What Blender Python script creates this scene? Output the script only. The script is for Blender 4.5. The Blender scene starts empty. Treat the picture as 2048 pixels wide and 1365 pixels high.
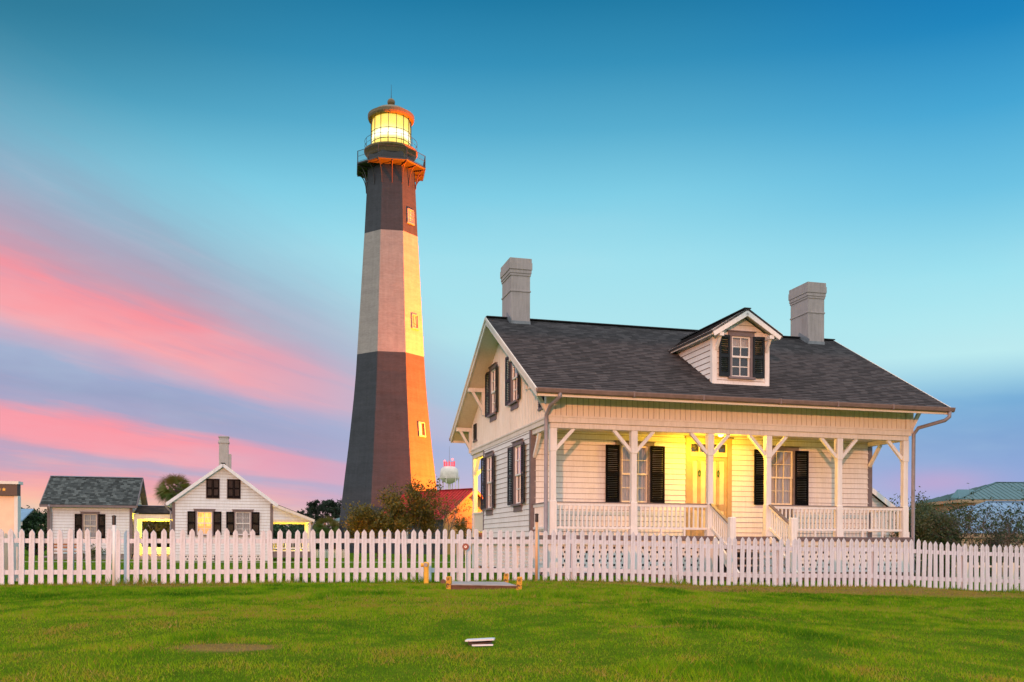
import bpy, math, random
import numpy as np
from mathutils import Vector, Matrix
R = math.radians
SC = bpy.context.scene
COL = SC.collection

# ------------------------------------------------------------------ camera
CAMZ = 0.85
cam = bpy.data.cameras.new('camera')
cam.sensor_width = 36.0
cam.lens = 36.0 * 1883 / 2048
cam.shift_y = (1090 - 682.5) / 2048
cam.clip_start = 0.1
cam.clip_end = 9000
camo = bpy.data.objects.new('camera', cam)
COL.objects.link(camo)
camo.matrix_world = Matrix.Translation((0, 0, CAMZ)) @ Matrix.Rotation(R(90), 4, 'X') @ Matrix.Rotation(0.0041, 4, 'Z')
SC.camera = camo

# keeper's house axes (used for the sun too)
UX, UY = 0.9672, 0.2540
YAW = math.atan2(UY, UX)

# ------------------------------------------------------------------ world
def lin(r, g, b):
    f = lambda c: (c / 255 / 12.92) if c / 255 <= 0.04045 else ((c / 255 + 0.055) / 1.055) ** 2.4
    return (f(r), f(g), f(b), 1.0)

world = bpy.data.worlds.new('World')
SC.world = world
world.use_nodes = True
WT = world.node_tree
WT.nodes.clear()

class S:
    """a socket with arithmetic, for building node trees"""
    tree = None
    def __init__(s, sock): s.k = sock
    @staticmethod
    def m(op, *a, clamp=False):
        n = S.tree.nodes.new('ShaderNodeMath'); n.operation = op; n.use_clamp = clamp
        for i, v in enumerate(a):
            if isinstance(v, S): S.tree.links.new(v.k, n.inputs[i])
            else: n.inputs[i].default_value = v
        return S(n.outputs[0])
    def __add__(s, o): return S.m('ADD', s, o)
    def __radd__(s, o): return S.m('ADD', o, s)
    def __sub__(s, o): return S.m('SUBTRACT', s, o)
    def __rsub__(s, o): return S.m('SUBTRACT', o, s)
    def __mul__(s, o): return S.m('MULTIPLY', s, o)
    def __rmul__(s, o): return S.m('MULTIPLY', o, s)
    def __truediv__(s, o): return S.m('DIVIDE', s, o)
    def __rtruediv__(s, o): return S.m('DIVIDE', o, s)

def smooth(x, a, b):
    n = S.tree.nodes.new('ShaderNodeMapRange'); n.interpolation_type = 'SMOOTHSTEP'
    S.tree.links.new(x.k, n.inputs[0])
    n.inputs[1].default_value = a; n.inputs[2].default_value = b
    return S(n.outputs[0])

def ramp(x, stops, interp='LINEAR'):
    n = S.tree.nodes.new('ShaderNodeValToRGB'); cr = n.color_ramp; cr.interpolation = interp
    while len(cr.elements) < len(stops): cr.elements.new(0.5)
    for e, (p, c) in zip(cr.elements, stops):
        e.position = p; e.color = c
    S.tree.links.new(x.k, n.inputs[0])
    return S(n.outputs[0]), S(n.outputs[1])

def mixc(f, a, b, mode='MIX'):
    n = S.tree.nodes.new('ShaderNodeMix'); n.data_type = 'RGBA'; n.blend_type = mode
    for i, v in ((0, f), (6, a), (7, b)):
        if isinstance(v, S): S.tree.links.new(v.k, n.inputs[i])
        else: n.inputs[i].default_value = v
    return S(n.outputs[2])

def comb(x, y, z):
    n = S.tree.nodes.new('ShaderNodeCombineXYZ')
    for i, v in enumerate((x, y, z)):
        if isinstance(v, S): S.tree.links.new(v.k, n.inputs[i])
        else: n.inputs[i].default_value = v
    return S(n.outputs[0])

def noise(vec, scale, detail=4, rough=0.55):
    n = S.tree.nodes.new('ShaderNodeTexNoise')
    n.inputs['Scale'].default_value = scale; n.inputs['Detail'].default_value = detail
    n.inputs['Roughness'].default_value = rough
    if vec is not None: S.tree.links.new(vec.k, n.inputs['Vector'])
    return S(n.outputs[0])

S.tree = WT
tc = WT.nodes.new('ShaderNodeTexCoord')
sep = WT.nodes.new('ShaderNodeSeparateXYZ')
WT.links.new(tc.outputs['Generated'], sep.inputs[0])
x, y, z = (S(o) for o in sep.outputs)
hyp = S.m('SQRT', x * x + y * y)
te = z / S.m('MAXIMUM', hyp, 0.02)
az = S.m('ARCTAN2', x, y)
# clear sky: dusk gradient over the tangent of the elevation (0 .. 1.25)
st = [(0.00, (238, 205, 214)), (0.05, (205, 192, 220)), (0.10, (165, 188, 222)), (0.15, (162, 210, 232)), (0.22, (178, 230, 238)),
      (0.30, (160, 224, 238)), (0.37, (128, 206, 230)), (0.44, (88, 174, 208)), (0.51, (54, 145, 186)), (0.58, (32, 122, 164)), (0.66, (26, 112, 155))]
tw = 1.25
g_c, _ = ramp(te / tw, [(p / tw, lin(*c)) for p, c in st] + [(0.85 / tw, (0.30, 0.44, 0.55, 1)), (1.0, (1.25, 1.30, 1.34, 1))])  # last stops, above the view, brightened as fill light
st_r = [(0.00, (170, 178, 222)), (0.05, (152, 172, 220)), (0.10, (130, 165, 212)), (0.14, (120, 174, 216)), (0.185, (188, 238, 242)),
        (0.26, (160, 226, 240)), (0.34, (112, 196, 228)), (0.42, (70, 166, 212)), (0.50, (32, 134, 190)), (0.58, (8, 110, 172)), (0.66, (8, 100, 162))]
g_r, _ = ramp(te / tw, [(p / tw, lin(*c)) for p, c in st_r] + [(0.85 / tw, (0.28, 0.42, 0.55, 1)), (1.0, (1.25, 1.30, 1.34, 1))])
sky = mixc(smooth(az, 0.10, 0.50), g_c, g_r)
# cloud deck drawn out in streaks towards a vanishing point low on the right
a0 = math.atan((1650 - 1024) / 1883)
xr = y * math.sin(a0) - x * math.cos(a0)
sv = math.cos(a0) * z / S.m('MAXIMUM', xr, 0.03)
wv = noise(comb(az * 2.2, sv * 7.0, 0.3), 3.0, 5)
wv2 = noise(comb(az * 1.0, sv * 3.0, 4.0), 1.6, 3)
wv3 = noise(comb(az * 5.0 + sv * 2.0, sv * 34.0, 8.0), 1.5, 6, 0.6)
wv4 = noise(comb(az * 3.0 - sv * 3.0, sv * 12.0, 12.0), 1.3, 5, 0.6)
sn = sv + (wv - 0.5) * 0.05 + (wv2 - 0.5) * 0.035 + (wv3 - 0.5) * 0.035
ps = [(0.0, (255, 214, 178), 1), (0.045, (255, 205, 165), 1), (0.075, (255, 172, 160), 1), (0.092, (240, 160, 170), 1), (0.107, (192, 166, 194), 1),
      (0.117, (198, 164, 190), 1), (0.128, (250, 160, 172), 1), (0.155, (254, 152, 164), 1), (0.178, (168, 164, 198), .95), (0.205, (154, 158, 194), .92),
      (0.232, (158, 162, 200), .92), (0.262, (218, 164, 186), .95), (0.28, (253, 162, 168), 1), (0.335, (249, 147, 158), 1), (0.362, (206, 154, 174), 1),
      (0.41, (170, 160, 184), .92), (0.47, (148, 164, 190), .72), (0.54, (132, 178, 202), .38), (0.64, (120, 180, 205), 0)]
pw = 0.64
p_c, _ = ramp(sn / pw, [(p / pw, lin(*c)) for p, c, a in ps], 'LINEAR')
al, _ = ramp(sn / pw, [(p / pw, (a, a, a, 1)) for p, c, a in ps])
fade, _ = ramp((az + 0.60) / 0.75, [(0.0, (1, 1, 1, 1)), (0.35, (.97,) * 3 + (1,)), (0.52, (.80,) * 3 + (1,)), (0.62, (.58,) * 3 + (1,)), (0.72, (.26,) * 3 + (1,)), (0.84, (0, 0, 0, 1))])
p_c = mixc(smooth(wv4 * 0.6 + wv3 * 0.4, 0.46, 0.68) * 0.55, p_c, lin(186, 162, 188))
p_c = mixc(smooth(az, -0.36, -0.10) * 0.62, p_c, lin(182, 164, 200))
sky = mixc(al * fade * smooth(xr, 0.03, 0.12), sky, p_c)
hz = noise(comb(az * 1.6, te * 5.0, 20.0), 1.5, 5, 0.6)
sky = mixc(smooth(hz, 0.45, 0.75) * smooth(te, 0.42, 0.22) * 0.28, sky, lin(190, 222, 232))
sky = mixc(smooth(az, -0.10, -0.58) * smooth(te, 0.30, 0.56) * 0.75, sky, lin(44, 108, 130))
# one small pink cloud low on the right
bx = (az - 0.425) / 0.05
bz = (te - 0.062) / 0.013
blob = S.m('EXPONENT', (bx * bx + bz * bz) * -1.0) * 0.55
sky = mixc(blob, sky, lin(205, 165, 205))
# unseen sky overhead and behind the viewer, brightened as added fill light
back = smooth(y, 0.66, 0.10)
bk, _ = ramp(te / 1.6, [(0.0, (0.84, 0.90, 1.0, 1)), (0.3, (0.90, 0.97, 1.06, 1)), (0.75, (1.42, 1.46, 1.48, 1)), (1.0, (1.5, 1.5, 1.5, 1))])
sky = mixc(back, sky, bk)
low = smooth(te, 0.0, -0.06)
sky = mixc(low, sky, lin(120, 130, 120))
bg = WT.nodes.new('ShaderNodeBackground')
WT.links.new(sky.k, bg.inputs[0])
bg.inputs[1].default_value = 1.0
wo = WT.nodes.new('ShaderNodeOutputWorld')
WT.links.new(bg.outputs[0], wo.inputs[0])

# ------------------------------------------------------------------ sun (already set: only a last faint glow)
sun = bpy.data.lights.new('sun', 'SUN')
sun.energy = 0.25
sun.color = (1.0, 0.60, 0.45)
sun.angle = R(6)
so = bpy.data.objects.new('sun', sun)
COL.objects.link(so)
_h = Vector((-UY * 1.7 + UX * 0.6, UX * 1.7 + UY * 0.6, 0)).normalized()
_d = Vector((_h.x * math.cos(R(4)), _h.y * math.cos(R(4)), -math.sin(R(4))))
so.rotation_euler = _d.to_track_quat('-Z', 'Y').to_euler()

# the street lamp across the lawn, behind the viewer: a hooded sodium head on a pole (its pole is built below)
LAMP = Vector((-6.5, -27.0, 7.5))
ld = bpy.data.lights.new('street_lamp_light', 'SPOT')
ld.energy = 125000; ld.color = (1.0, 0.34, 0.14); ld.spot_size = R(179.4); ld.spot_blend = 0.01; ld.shadow_soft_size = 0.22
lo_ = bpy.data.objects.new('street_lamp_light', ld); COL.objects.link(lo_)
lo_.location = LAMP

SC.view_settings.view_transform = 'Standard'
SC.view_settings.look = 'None'
SC.view_settings.exposure = 0.0
SC.view_settings.gamma = 1.0
SC.cycles.max_bounces = 6
SC.cycles.transparent_max_bounces = 12
SC.cycles.use_denoising = True
SC.cycles.sample_clamp_indirect = 6.0

# ------------------------------------------------------------------ helpers
def at(px, py, Y):
    dx, dy = px - 1024, py - 1090
    c, s = math.cos(.0041), math.sin(.0041)
    X_, Y_ = c * dx + s * dy, -s * dx + c * dy
    return Vector((X_ / 1883 * Y, Y, CAMZ - Y_ / 1883 * Y))

class MB:
    def __init__(s): s.v = []; s.f = []; s.m = []; s.uv = []
    def face(s, pts, m=0, uv=None):
        b = len(s.v); s.v += [tuple(p) for p in pts]
        s.f.append(tuple(range(b, b + len(pts)))); s.m.append(m); s.uv.append(uv)
    def faces(s, pts, idx, m=0):
        b = len(s.v); s.v += [tuple(p) for p in pts]
        for f in idx:
            s.f.append(tuple(b + i for i in f)); s.m.append(m); s.uv.append(None)
    def box(s, x0, x1, y0, y1, z0, z1, m=0):
        s.faces([(x0, y0, z0), (x1, y0, z0), (x1, y1, z0), (x0, y1, z0), (x0, y0, z1), (x1, y0, z1), (x1, y1, z1), (x0, y1, z1)],
                [(3, 2, 1, 0), (4, 5, 6, 7), (0, 1, 5, 4), (1, 2, 6, 5), (2, 3, 7, 6), (3, 0, 4, 7)], m)
    def bar(s, a, b, w, h, up=(0, 0, 1), m=0):
        a, b = Vector(a), Vector(b); d = (b - a).normalized(); up = Vector(up)
        sx = d.cross(up)
        if sx.length < 1e-4: sx = d.cross(Vector((1, 0, 0)))
        sx.normalize(); sz = sx.cross(d)
        sx *= w / 2; sz *= h / 2
        p = [a - sx - sz, a + sx - sz, a + sx + sz, a - sx + sz, b - sx - sz, b + sx - sz, b + sx + sz, b - sx + sz]
        s.faces(p, [(0, 1, 2, 3), (7, 6, 5, 4), (0, 4, 5, 1), (1, 5, 6, 2), (2, 6, 7, 3), (3, 7, 4, 0)], m)
    def tube(s, pts, rad, n=8, m=0, cap=True):
        pts = [Vector(p) for p in pts]
        if not hasattr(rad, '__len__'): rad = [rad] * len(pts)
        b = len(s.v); ref = None
        for i, p in enumerate(pts):
            d = (pts[min(i + 1, len(pts) - 1)] - pts[max(i - 1, 0)])
            d = d.normalized() if d.length > 1e-9 else Vector((0, 0, 1))
            if ref is None:
                ref = d.cross(Vector((0, 0, 1)))
                if ref.length < 1e-3: ref = Vector((1, 0, 0))
            e1 = (ref - d * ref.dot(d)); e1.normalize(); e2 = d.cross(e1); ref = e1
            for k in range(n):
                t = 2 * math.pi * k / n
                s.v.append(tuple(p + (e1 * math.cos(t) + e2 * math.sin(t)) * rad[i]))
        for i in range(len(pts) - 1):
            for k in range(n):
                k2 = (k + 1) % n
                s.f.append((b + i * n + k, b + i * n + k2, b + (i + 1) * n + k2, b + (i + 1) * n + k)); s.m.append(m); s.uv.append(None)
        if cap:
            s.f.append(tuple(b + k for k in reversed(range(n)))); s.m.append(m); s.uv.append(None)
            e = b + (len(pts) - 1) * n
            s.f.append(tuple(e + k for k in range(n))); s.m.append(m); s.uv.append(None)
    def lathe(s, prof, n=24, a0=0.0, c=(0, 0), m=0, mats=None, uv=False):
        b = len(s.v)
        for r, zz in prof:
            for k in range(n):
                t = a0 + 2 * math.pi * k / n
                s.v.append((c[0] + r * math.sin(t), c[1] - r * math.cos(t), zz))
        for i in range(len(prof) - 1):
            for k in range(n):
                k2 = (k + 1) % n
                s.f.append((b + i * n + k, b + i * n + k2, b + (i + 1) * n + k2, b + (i + 1) * n + k))
                s.m.append(mats[i] if mats else m)
                if uv:
                    w0 = 2 * prof[i][0] * math.sin(math.pi / n); w1 = 2 * prof[i + 1][0] * math.sin(math.pi / n); o = k * 7.3
                    s.uv.append([(o - w0 / 2, prof[i][1]), (o + w0 / 2, prof[i][1]), (o + w1 / 2, prof[i + 1][1]), (o - w1 / 2, prof[i + 1][1])])
                else: s.uv.append(None)
        s.f.append(tuple(b + k for k in reversed(range(n)))); s.m.append(mats[0] if mats else m); s.uv.append(None)
        e = b + (len(prof) - 1) * n
        s.f.append(tuple(e + k for k in range(n))); s.m.append(mats[-1] if mats else m); s.uv.append(None)
    def poly(s, pts, nrm, t, m=0):
        """a flat outline given a thickness"""
        pts = [Vector(p) for p in pts]; nv = Vector(nrm) * t; n = len(pts)
        s.faces(pts + [p + nv for p in pts], [tuple(reversed(range(n))), tuple(range(n, 2 * n))] + [(i, (i + 1) % n, n + (i + 1) % n, n + i) for i in range(n)], m)
    def build(s, name, mats, parent=None, loc=None, rot=None, smooth=False, bevel=0, fix=False):
        me = bpy.data.meshes.new(name)
        me.from_pydata(s.v, [], s.f)
        mats = mats if isinstance(mats, (list, tuple)) else [mats]
        for mt in mats: me.materials.append(mt)
        me.polygons.foreach_set('material_index', s.m)
        if any(u is not None for u in s.uv):
            l = me.uv_layers.new(name='UVMap'); k = 0
            for f, u in zip(s.f, s.uv):
                for i in range(len(f)):
                    if u is not None: l.data[k].uv = u[i]
                    k += 1
        if smooth: me.polygons.foreach_set('use_smooth', [True] * len(s.f))
        if fix:
            import bmesh
            bm = bmesh.new(); bm.from_mesh(me); bmesh.ops.recalc_face_normals(bm, faces=bm.faces); bm.to_mesh(me); bm.free()
        me.update()
        o = bpy.data.objects.new(name, me)
        COL.objects.link(o)
        if parent is not None: o.parent = parent
        if loc is not None: o.location = loc
        if rot is not None: o.rotation_euler = rot
        if bevel:
            md = o.modifiers.new('bevel', 'BEVEL'); md.width = bevel; md.segments = 2; md.limit_method = 'ANGLE'; md.angle_limit = R(50)
        return o

def tag(o, label=None, cat=None, group=None, kind=None):
    if label: o['label'] = label
    if cat: o['category'] = cat
    if group: o['group'] = group
    if kind: o['kind'] = kind
    return o

def thing(name, label, cat, loc=(0, 0, 0), rz=0.0, group=None):
    o = bpy.data.objects.new(name, None); COL.objects.link(o)
    o.empty_display_size = 0.3
    o.location = loc; o.rotation_euler = (0, 0, rz)
    return tag(o, label, cat, group)

def dup(o, parent=None):
    c = o.copy(); COL.objects.link(c); c.parent = parent
    for ch in list(o.children): dup(ch, c)
    return c

# ------------------------------------------------------------------ materials
def newmat(name):
    m = bpy.data.materials.new(name); m.use_nodes = True
    S.tree = m.node_tree
    return m, m.node_tree.nodes['Principled BSDF']

def objvec():
    n = S.tree.nodes.new('ShaderNodeTexCoord'); return S(n.outputs['Object'])

def scalev(v, sx, sy, sz):
    n = S.tree.nodes.new('ShaderNodeMapping'); n.inputs['Scale'].default_value = (sx, sy, sz)
    S.tree.links.new(v.k, n.inputs['Vector']); return S(n.outputs[0])

def bump(b, h, strength=0.3, dist=0.01):
    n = S.tree.nodes.new('ShaderNodeBump'); n.inputs['Strength'].default_value = strength; n.inputs['Distance'].default_value = dist
    S.tree.links.new(h.k, n.inputs['Height']); S.tree.links.new(n.outputs[0], b.inputs['Normal'])

def simple(name, c, rough=0.6, var=0.12, scale=6.0, bmp=0.15, metal=0.0, stretch=(1, 1, 1), dist=0.004, c2=None, blend=(0.35, 0.7)):
    m, b = newmat(name)
    v = scalev(objvec(), *stretch)
    n1 = noise(v, scale, 6, 0.62)
    lo = tuple(x_ * (1 - var) for x_ in c) if c2 is None else c2
    hi = tuple(min(1, x_ * (1 + var * 0.6)) for x_ in c)
    col, _ = ramp(n1, [(blend[0], lo + (1,)), (blend[1], hi + (1,))])
    S.tree.links.new(col.k, b.inputs['Base Color'])
    b.inputs['Roughness'].default_value = rough; b.inputs['Metallic'].default_value = metal
    if bmp: bump(b, noise(v, scale * 9, 4), bmp, dist)
    return m

def emit(name, c, strength):
    m, b = newmat(name)
    b.inputs['Base Color'].default_value = c + (1,)
    b.inputs['Emission Color'].default_value = c + (1,); b.inputs['Emission Strength'].default_value = strength
    return m

def paint(name, c, dirt=0.22):
    """old oil paint on boards: faint streaks running down, grime blotches, brushed grain"""
    m, b = newmat(name)
    o = objvec()
    st_ = noise(scalev(o, 9, 9, 0.7), 2.2, 6, 0.65)
    bl = noise(o, 1.3, 5, 0.6)
    fine = noise(o, 38, 3)
    k = st_ * 0.5 + bl * 0.35 + fine * 0.15
    lo = tuple(x_ * (1 - dirt) * f for x_, f in zip(c, (1.0, 0.985, 0.95)))
    col, _ = ramp(k, [(0.36, lo + (1,)), (0.56, tuple(c) + (1,))])
    S.tree.links.new(col.k, b.inputs['Base Color'])
    b.inputs['Roughness'].default_value = 0.55
    bump(b, fine * 0.6 + st_ * 0.4, 0.22, 0.004)
    return m

def shingle(name, a, b_, c, bw=0.30, bh=0.14, rough=0.9, stain=0.25):
    m, b = newmat(name)
    uvn = S.tree.nodes.new('ShaderNodeUVMap'); uv = S(uvn.outputs[0])
    br = S.tree.nodes.new('ShaderNodeTexBrick')
    S.tree.links.new(uv.k, br.inputs['Vector'])
    br.offset = 0.41; br.offset_frequency = 3; br.squash = 1.25; br.squash_frequency = 4
    br.inputs['Scale'].default_value = 1.0; br.inputs['Brick Width'].default_value = bw; br.inputs['Row Height'].default_value = bh
    br.inputs['Mortar Size'].default_value = 0.004; br.inputs['Mortar Smooth'].default_value = 0.4
    br.inputs['Color1'].default_value = (0, 0, 0, 1); br.inputs['Color2'].default_value = (1, 1, 1, 1); br.inputs['Mortar'].default_value = (0.1, 0.1, 0.1, 1)
    t = S(br.outputs['Color'])
    nb = noise(scalev(uv, 1.0, 3.2, 1), 8.0, 4, 0.7)
    ng = noise(uv, 160, 2)
    big = noise(uv, 0.55, 3)
    k = t * 0.42 + nb * 0.46 + ng * 0.12
    col, _ = ramp(k, [(0.25, a + (1,)), (0.47, b_ + (1,)), (0.75, c + (1,))])
    dk, _ = ramp(big, [(0.35, (1 - stain,) * 3 + (1,)), (0.65, (1, 1, 1, 1))])
    col = mixc(1.0, col, dk, 'MULTIPLY')
    S.tree.links.new(col.k, b.inputs['Base Color'])
    b.inputs['Roughness'].default_value = rough
    bump(b, S(br.outputs['Fac']) * -0.8 + ng * 0.5 + t * 0.3, 0.5, 0.008)
    return m

def brickpaint(name, c, var=0.35, bw=0.28, bh=0.095):
    m, b = newmat(name)
    uvn = S.tree.nodes.new('ShaderNodeUVMap'); uv = S(uvn.outputs[0])
    br = S.tree.nodes.new('ShaderNodeTexBrick'); S.tree.links.new(uv.k, br.inputs['Vector'])
    br.inputs['Scale'].default_value = 1.0; br.inputs['Brick Width'].default_value = bw; br.inputs['Row Height'].default_value = bh
    br.inputs['Mortar Size'].default_value = 0.012; br.inputs['Mortar Smooth'].default_value = 0.5
    br.inputs['Color1'].default_value = (0.2, 0.2, 0.2, 1); br.inputs['Color2'].default_value = (0.8, 0.8, 0.8, 1); br.inputs['Mortar'].default_value = (.4, .4, .4, 1)
    run = noise(scalev(uv, 1.6, 0.12, 1), 1.5, 6, 0.7)
    bl = noise(scalev(uv, 0.4, 1.2, 1), 0.9, 6, 0.65)
    crs = noise(scalev(uv, 0.05, 1.8, 1), 1.2, 3)
    k = S(br.outputs['Color']) * 0.16 + run * 0.34 + bl * 0.30 + crs * 0.20
    col, _ = ramp(k, [(0.34, tuple(x_ * (1 - var) for x_ in c) + (1,)), (0.62, tuple(min(1, x_ * (1 + var * .5)) for x_ in c) + (1,))])
    S.tree.links.new(col.k, b.inputs['Base Color'])
    b.inputs['Roughness'].default_value = 0.75
    bump(b, S(br.outputs['Fac']) * -0.6 + bl * 0.6, 0.35, 0.02)
    return m

def leafmat(name, cols, rough=0.6):
    """cols: stops over a per-leaf random attribute"""
    m, b = newmat(name)
    a = S.tree.nodes.new('ShaderNodeAttribute'); a.attribute_name = 'tint'
    n = len(cols)
    col, _ = ramp(S(a.outputs['Fac']), [(i / max(1, n - 1), c + (1,)) for i, c in enumerate(cols)])
    S.tree.links.new(col.k, b.inputs['Base Color'])
    b.inputs['Roughness'].default_value = rough
    tr = S.tree.nodes.new('ShaderNodeBsdfTranslucent'); S.tree.links.new(col.k, tr.inputs['Color'])
    mx = S.tree.nodes.new('ShaderNodeMixShader'); mx.inputs[0].default_value = 0.3
    out = S.tree.nodes['Material Output']
    S.tree.links.new(b.outputs[0], mx.inputs[1]); S.tree.links.new(tr.outputs[0], mx.inputs[2]); S.tree.links.new(mx.outputs[0], out.inputs[0])
    return m

def glassmat(name, tint=(0.9, 0.95, 1.0)):
    m, b = newmat(name)
    out = S.tree.nodes['Material Output']
    t = S.tree.nodes.new('ShaderNodeBsdfTransparent'); t.inputs[0].default_value = tint + (1,)
    g = S.tree.nodes.new('ShaderNodeBsdfGlossy'); g.inputs['Roughness'].default_value = 0.03
    fr = S.tree.nodes.new('ShaderNodeFresnel'); fr.inputs[0].default_value = 1.5
    k = S(fr.outputs[0]) * 0.9 + 0.06
    mx = S.tree.nodes.new('ShaderNodeMixShader')
    S.tree.links.new(k.k, mx.inputs[0]); S.tree.links.new(t.outputs[0], mx.inputs[1]); S.tree.links.new(g.outputs[0], mx.inputs[2])
    S.tree.links.new(mx.outputs[0], out.inputs[0])
    return m

M = {}
M['white'] = paint('white_paint', (0.79, 0.81, 0.82), 0.16)
M['cottage'] = paint('cool_white_cottage_paint', (0.76, 0.83, 0.90), 0.16)
M['cream'] = paint('cream_paint', (0.77, 0.72, 0.62), 0.16)
M['gable'] = paint('pale_gable_paint', (0.77, 0.79, 0.76), 0.16)
M['trim'] = paint('trim_paint', (0.76, 0.72, 0.66), 0.2)
M['fence'] = paint('fence_paint', (0.60, 0.68, 0.80), 0.34)
M['mauve'] = simple('mauve_grey_trim', (0.17, 0.145, 0.16), 0.55, 0.2)
M['joint_shadow'] = simple('board_joint_shadow', (0.27, 0.22, 0.18), 0.9, 0.3, 20)  # dark colour standing in for the shadow line under each board
M['deck'] = simple('porch_floor_paint', (0.16, 0.12, 0.125), 0.5, 0.25, stretch=(1, 8, 1))
def dull(m, v):
    m.node_tree.nodes['Principled BSDF'].inputs['Specular IOR Level'].default_value = v; return m
M['shutter'] = simple('black_green_shutter_paint', (0.012, 0.018, 0.024), 0.42, 0.25)
M['shutter_b'] = simple('black_shutter_paint', (0.004, 0.0045, 0.006), 0.45, 0.25)
dull(M['shutter'], .25); dull(M['shutter_b'], .06)
M['chimney'] = paint('taupe_chimney_paint', (0.47, 0.395, 0.38), 0.3)
M['chimney_grey'] = paint('grey_chimney_paint', (0.42, 0.44, 0.43), 0.2)
M['gutter'] = simple('brown_gutter_metal', (0.20, 0.15, 0.14), 0.4, 0.2)
M['spout'] = simple('grey_downspout_metal', (0.27, 0.26, 0.30), 0.4, 0.15)
M['roof'] = shingle('asphalt_shingles', (0.013, 0.012, 0.014), (0.031, 0.028, 0.032), (0.078, 0.072, 0.076), 0.22, 0.13, stain=0.15)
M['slate'] = shingle('grey_green_wood_shingles', (0.012, 0.018, 0.018), (0.045, 0.06, 0.062), (0.14, 0.17, 0.17), 0.16, 0.15)
M['brownroof'] = shingle('brown_shingles', (0.010, 0.008, 0.007), (0.03, 0.024, 0.022), (0.07, 0.055, 0.05), 0.2, 0.15)
M['glass'] = glassmat('window_glass')
M['curtain'] = simple('lace_curtain_cloth', (0.58, 0.56, 0.53), 0.9, 0.25, 14, 0.2, stretch=(6, 6, 0.6))
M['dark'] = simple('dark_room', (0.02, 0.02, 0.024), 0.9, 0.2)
M['door'] = simple('ochre_door_paint', (0.42, 0.31, 0.17), 0.5, 0.15)
M['doorpanel'] = simple('pale_door_panel_paint', (0.72, 0.62, 0.40), 0.5, 0.1)
M['green'] = simple('green_wreath', (0.02, 0.12, 0.02), 0.7, 0.4, 30)
M['brass'] = simple('brass', (0.6, 0.42, 0.18), 0.35, 0.1, metal=0.9)
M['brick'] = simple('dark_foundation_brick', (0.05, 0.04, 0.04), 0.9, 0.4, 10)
M['steps'] = simple('step_boards', (0.36, 0.30, 0.27), 0.7, 0.3, 5)
M['bulb'] = emit('lit_porch_bulb', (1.0, 0.72, 0.25), 4)
M['bulbw'] = emit('lit_lamp_bulb', (1.0, 0.70, 0.2), 5)
M['lh_black'] = brickpaint('lighthouse_black_paint', (0.048, 0.050, 0.062), 0.45)
M['lh_white'] = brickpaint('lighthouse_white_paint', (0.385, 0.325, 0.30), 0.30)
M['lh_iron'] = simple('black_lighthouse_iron', (0.045, 0.042, 0.042), 0.5, 0.25)
M['lh_brown'] = simple('brown_lantern_roof', (0.20, 0.13, 0.05), 0.5, 0.25)
M['iron_red'] = simple('reddish_bracket_iron', (0.10, 0.05, 0.035), 0.6, 0.3)
M['redroof'] = simple('red_standing_seam_metal', (0.46, 0.020, 0.024), 0.45, 0.3, 3, 0.1)
M['navywall'] = simple('dark_painted_brick', (0.055, 0.058, 0.065), 0.8, 0.2, 8)
M['floodlit_orange'] = simple('floodlit_orange_gable', (0.50, 0.29, 0.10), 0.8, 0.15, 5)  # the floodlight's orange is put into the gable and trim colour
M['brownwall'] = simple('brown_boards', (0.14, 0.085, 0.06), 0.8, 0.3, 5)
M['tank'] = simple('white_tank_paint', (0.92, 0.80, 0.72), 0.5, 0.15, 0.5)
M['redlamp'] = emit('lit_red_beacon', (1.0, 0.12, 0.12), 4)
M['redant'] = emit('red_glowing_antenna', (0.9, 0.10, 0.13), 0.5)
M['bluetin'] = simple('blue_grey_metal_roof', (0.20, 0.34, 0.50), 0.4, 0.15, 2, 0.1)
M['tealtin'] = simple('teal_metal_roof', (0.10, 0.19, 0.20), 0.4, 0.15, 2, 0.1)
M['beige'] = simple('beige_stucco', (0.42, 0.31, 0.20), 0.8, 0.15)
M['yellowpole'] = simple('yellow_pipe_paint', (0.75, 0.45, 0.04), 0.45, 0.2, 10)
M['yellowwood'] = simple('chipped_yellow_post_paint', (0.46, 0.26, 0.025), 0.7, 0.3, 14, 0.4, c2=(0.09, 0.055, 0.025), blend=(0.40, 0.50))
M['galv'] = simple('galvanised_cap', (0.26, 0.27, 0.29), 0.55, 0.2, 12, metal=0.2)
M['poleW'] = simple('white_marker_plastic', (0.70, 0.74, 0.76), 0.4, 0.08)
M['poleO'] = simple('tan_marker_plastic', (0.62, 0.38, 0.20), 0.5, 0.12)
M['blackcap'] = simple('black_marker_cap', (0.012, 0.010, 0.012), 0.5, 0.1)
M['markred'] = simple('dark_red_marker', (0.13, 0.005, 0.010), 0.4, 0.15)
M['concrete'] = simple('weathered_concrete', (0.30, 0.30, 0.31), 0.85, 0.25, 5, 0.4)
M['rustedge'] = simple('rusty_slab_edge', (0.13, 0.075, 0.05), 0.9, 0.35, 9, 0.4)
M['soil'] = simple('bare_soil', (0.07, 0.045, 0.03), 0.95, 0.4, 12, 0.6)
M['lid'] = simple('pale_blue_plastic', (0.50, 0.62, 0.72), 0.4, 0.1)
M['signcream'] = simple('cream_sign_panel', (0.70, 0.58, 0.44), 0.6, 0.08)
M['signpale'] = simple('pale_sign_edge', (0.58, 0.66, 0.66), 0.55, 0.08)
M['signblack'] = simple('black_sign_board', (0.018, 0.018, 0.02), 0.45, 0.2)
M['gold'] = simple('gold_sign_star', (0.75, 0.45, 0.05), 0.4, 0.1)
M['path'] = simple('pale_concrete_path', (0.42, 0.36, 0.34), 0.9, 0.2, 3, 0.3)
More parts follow.
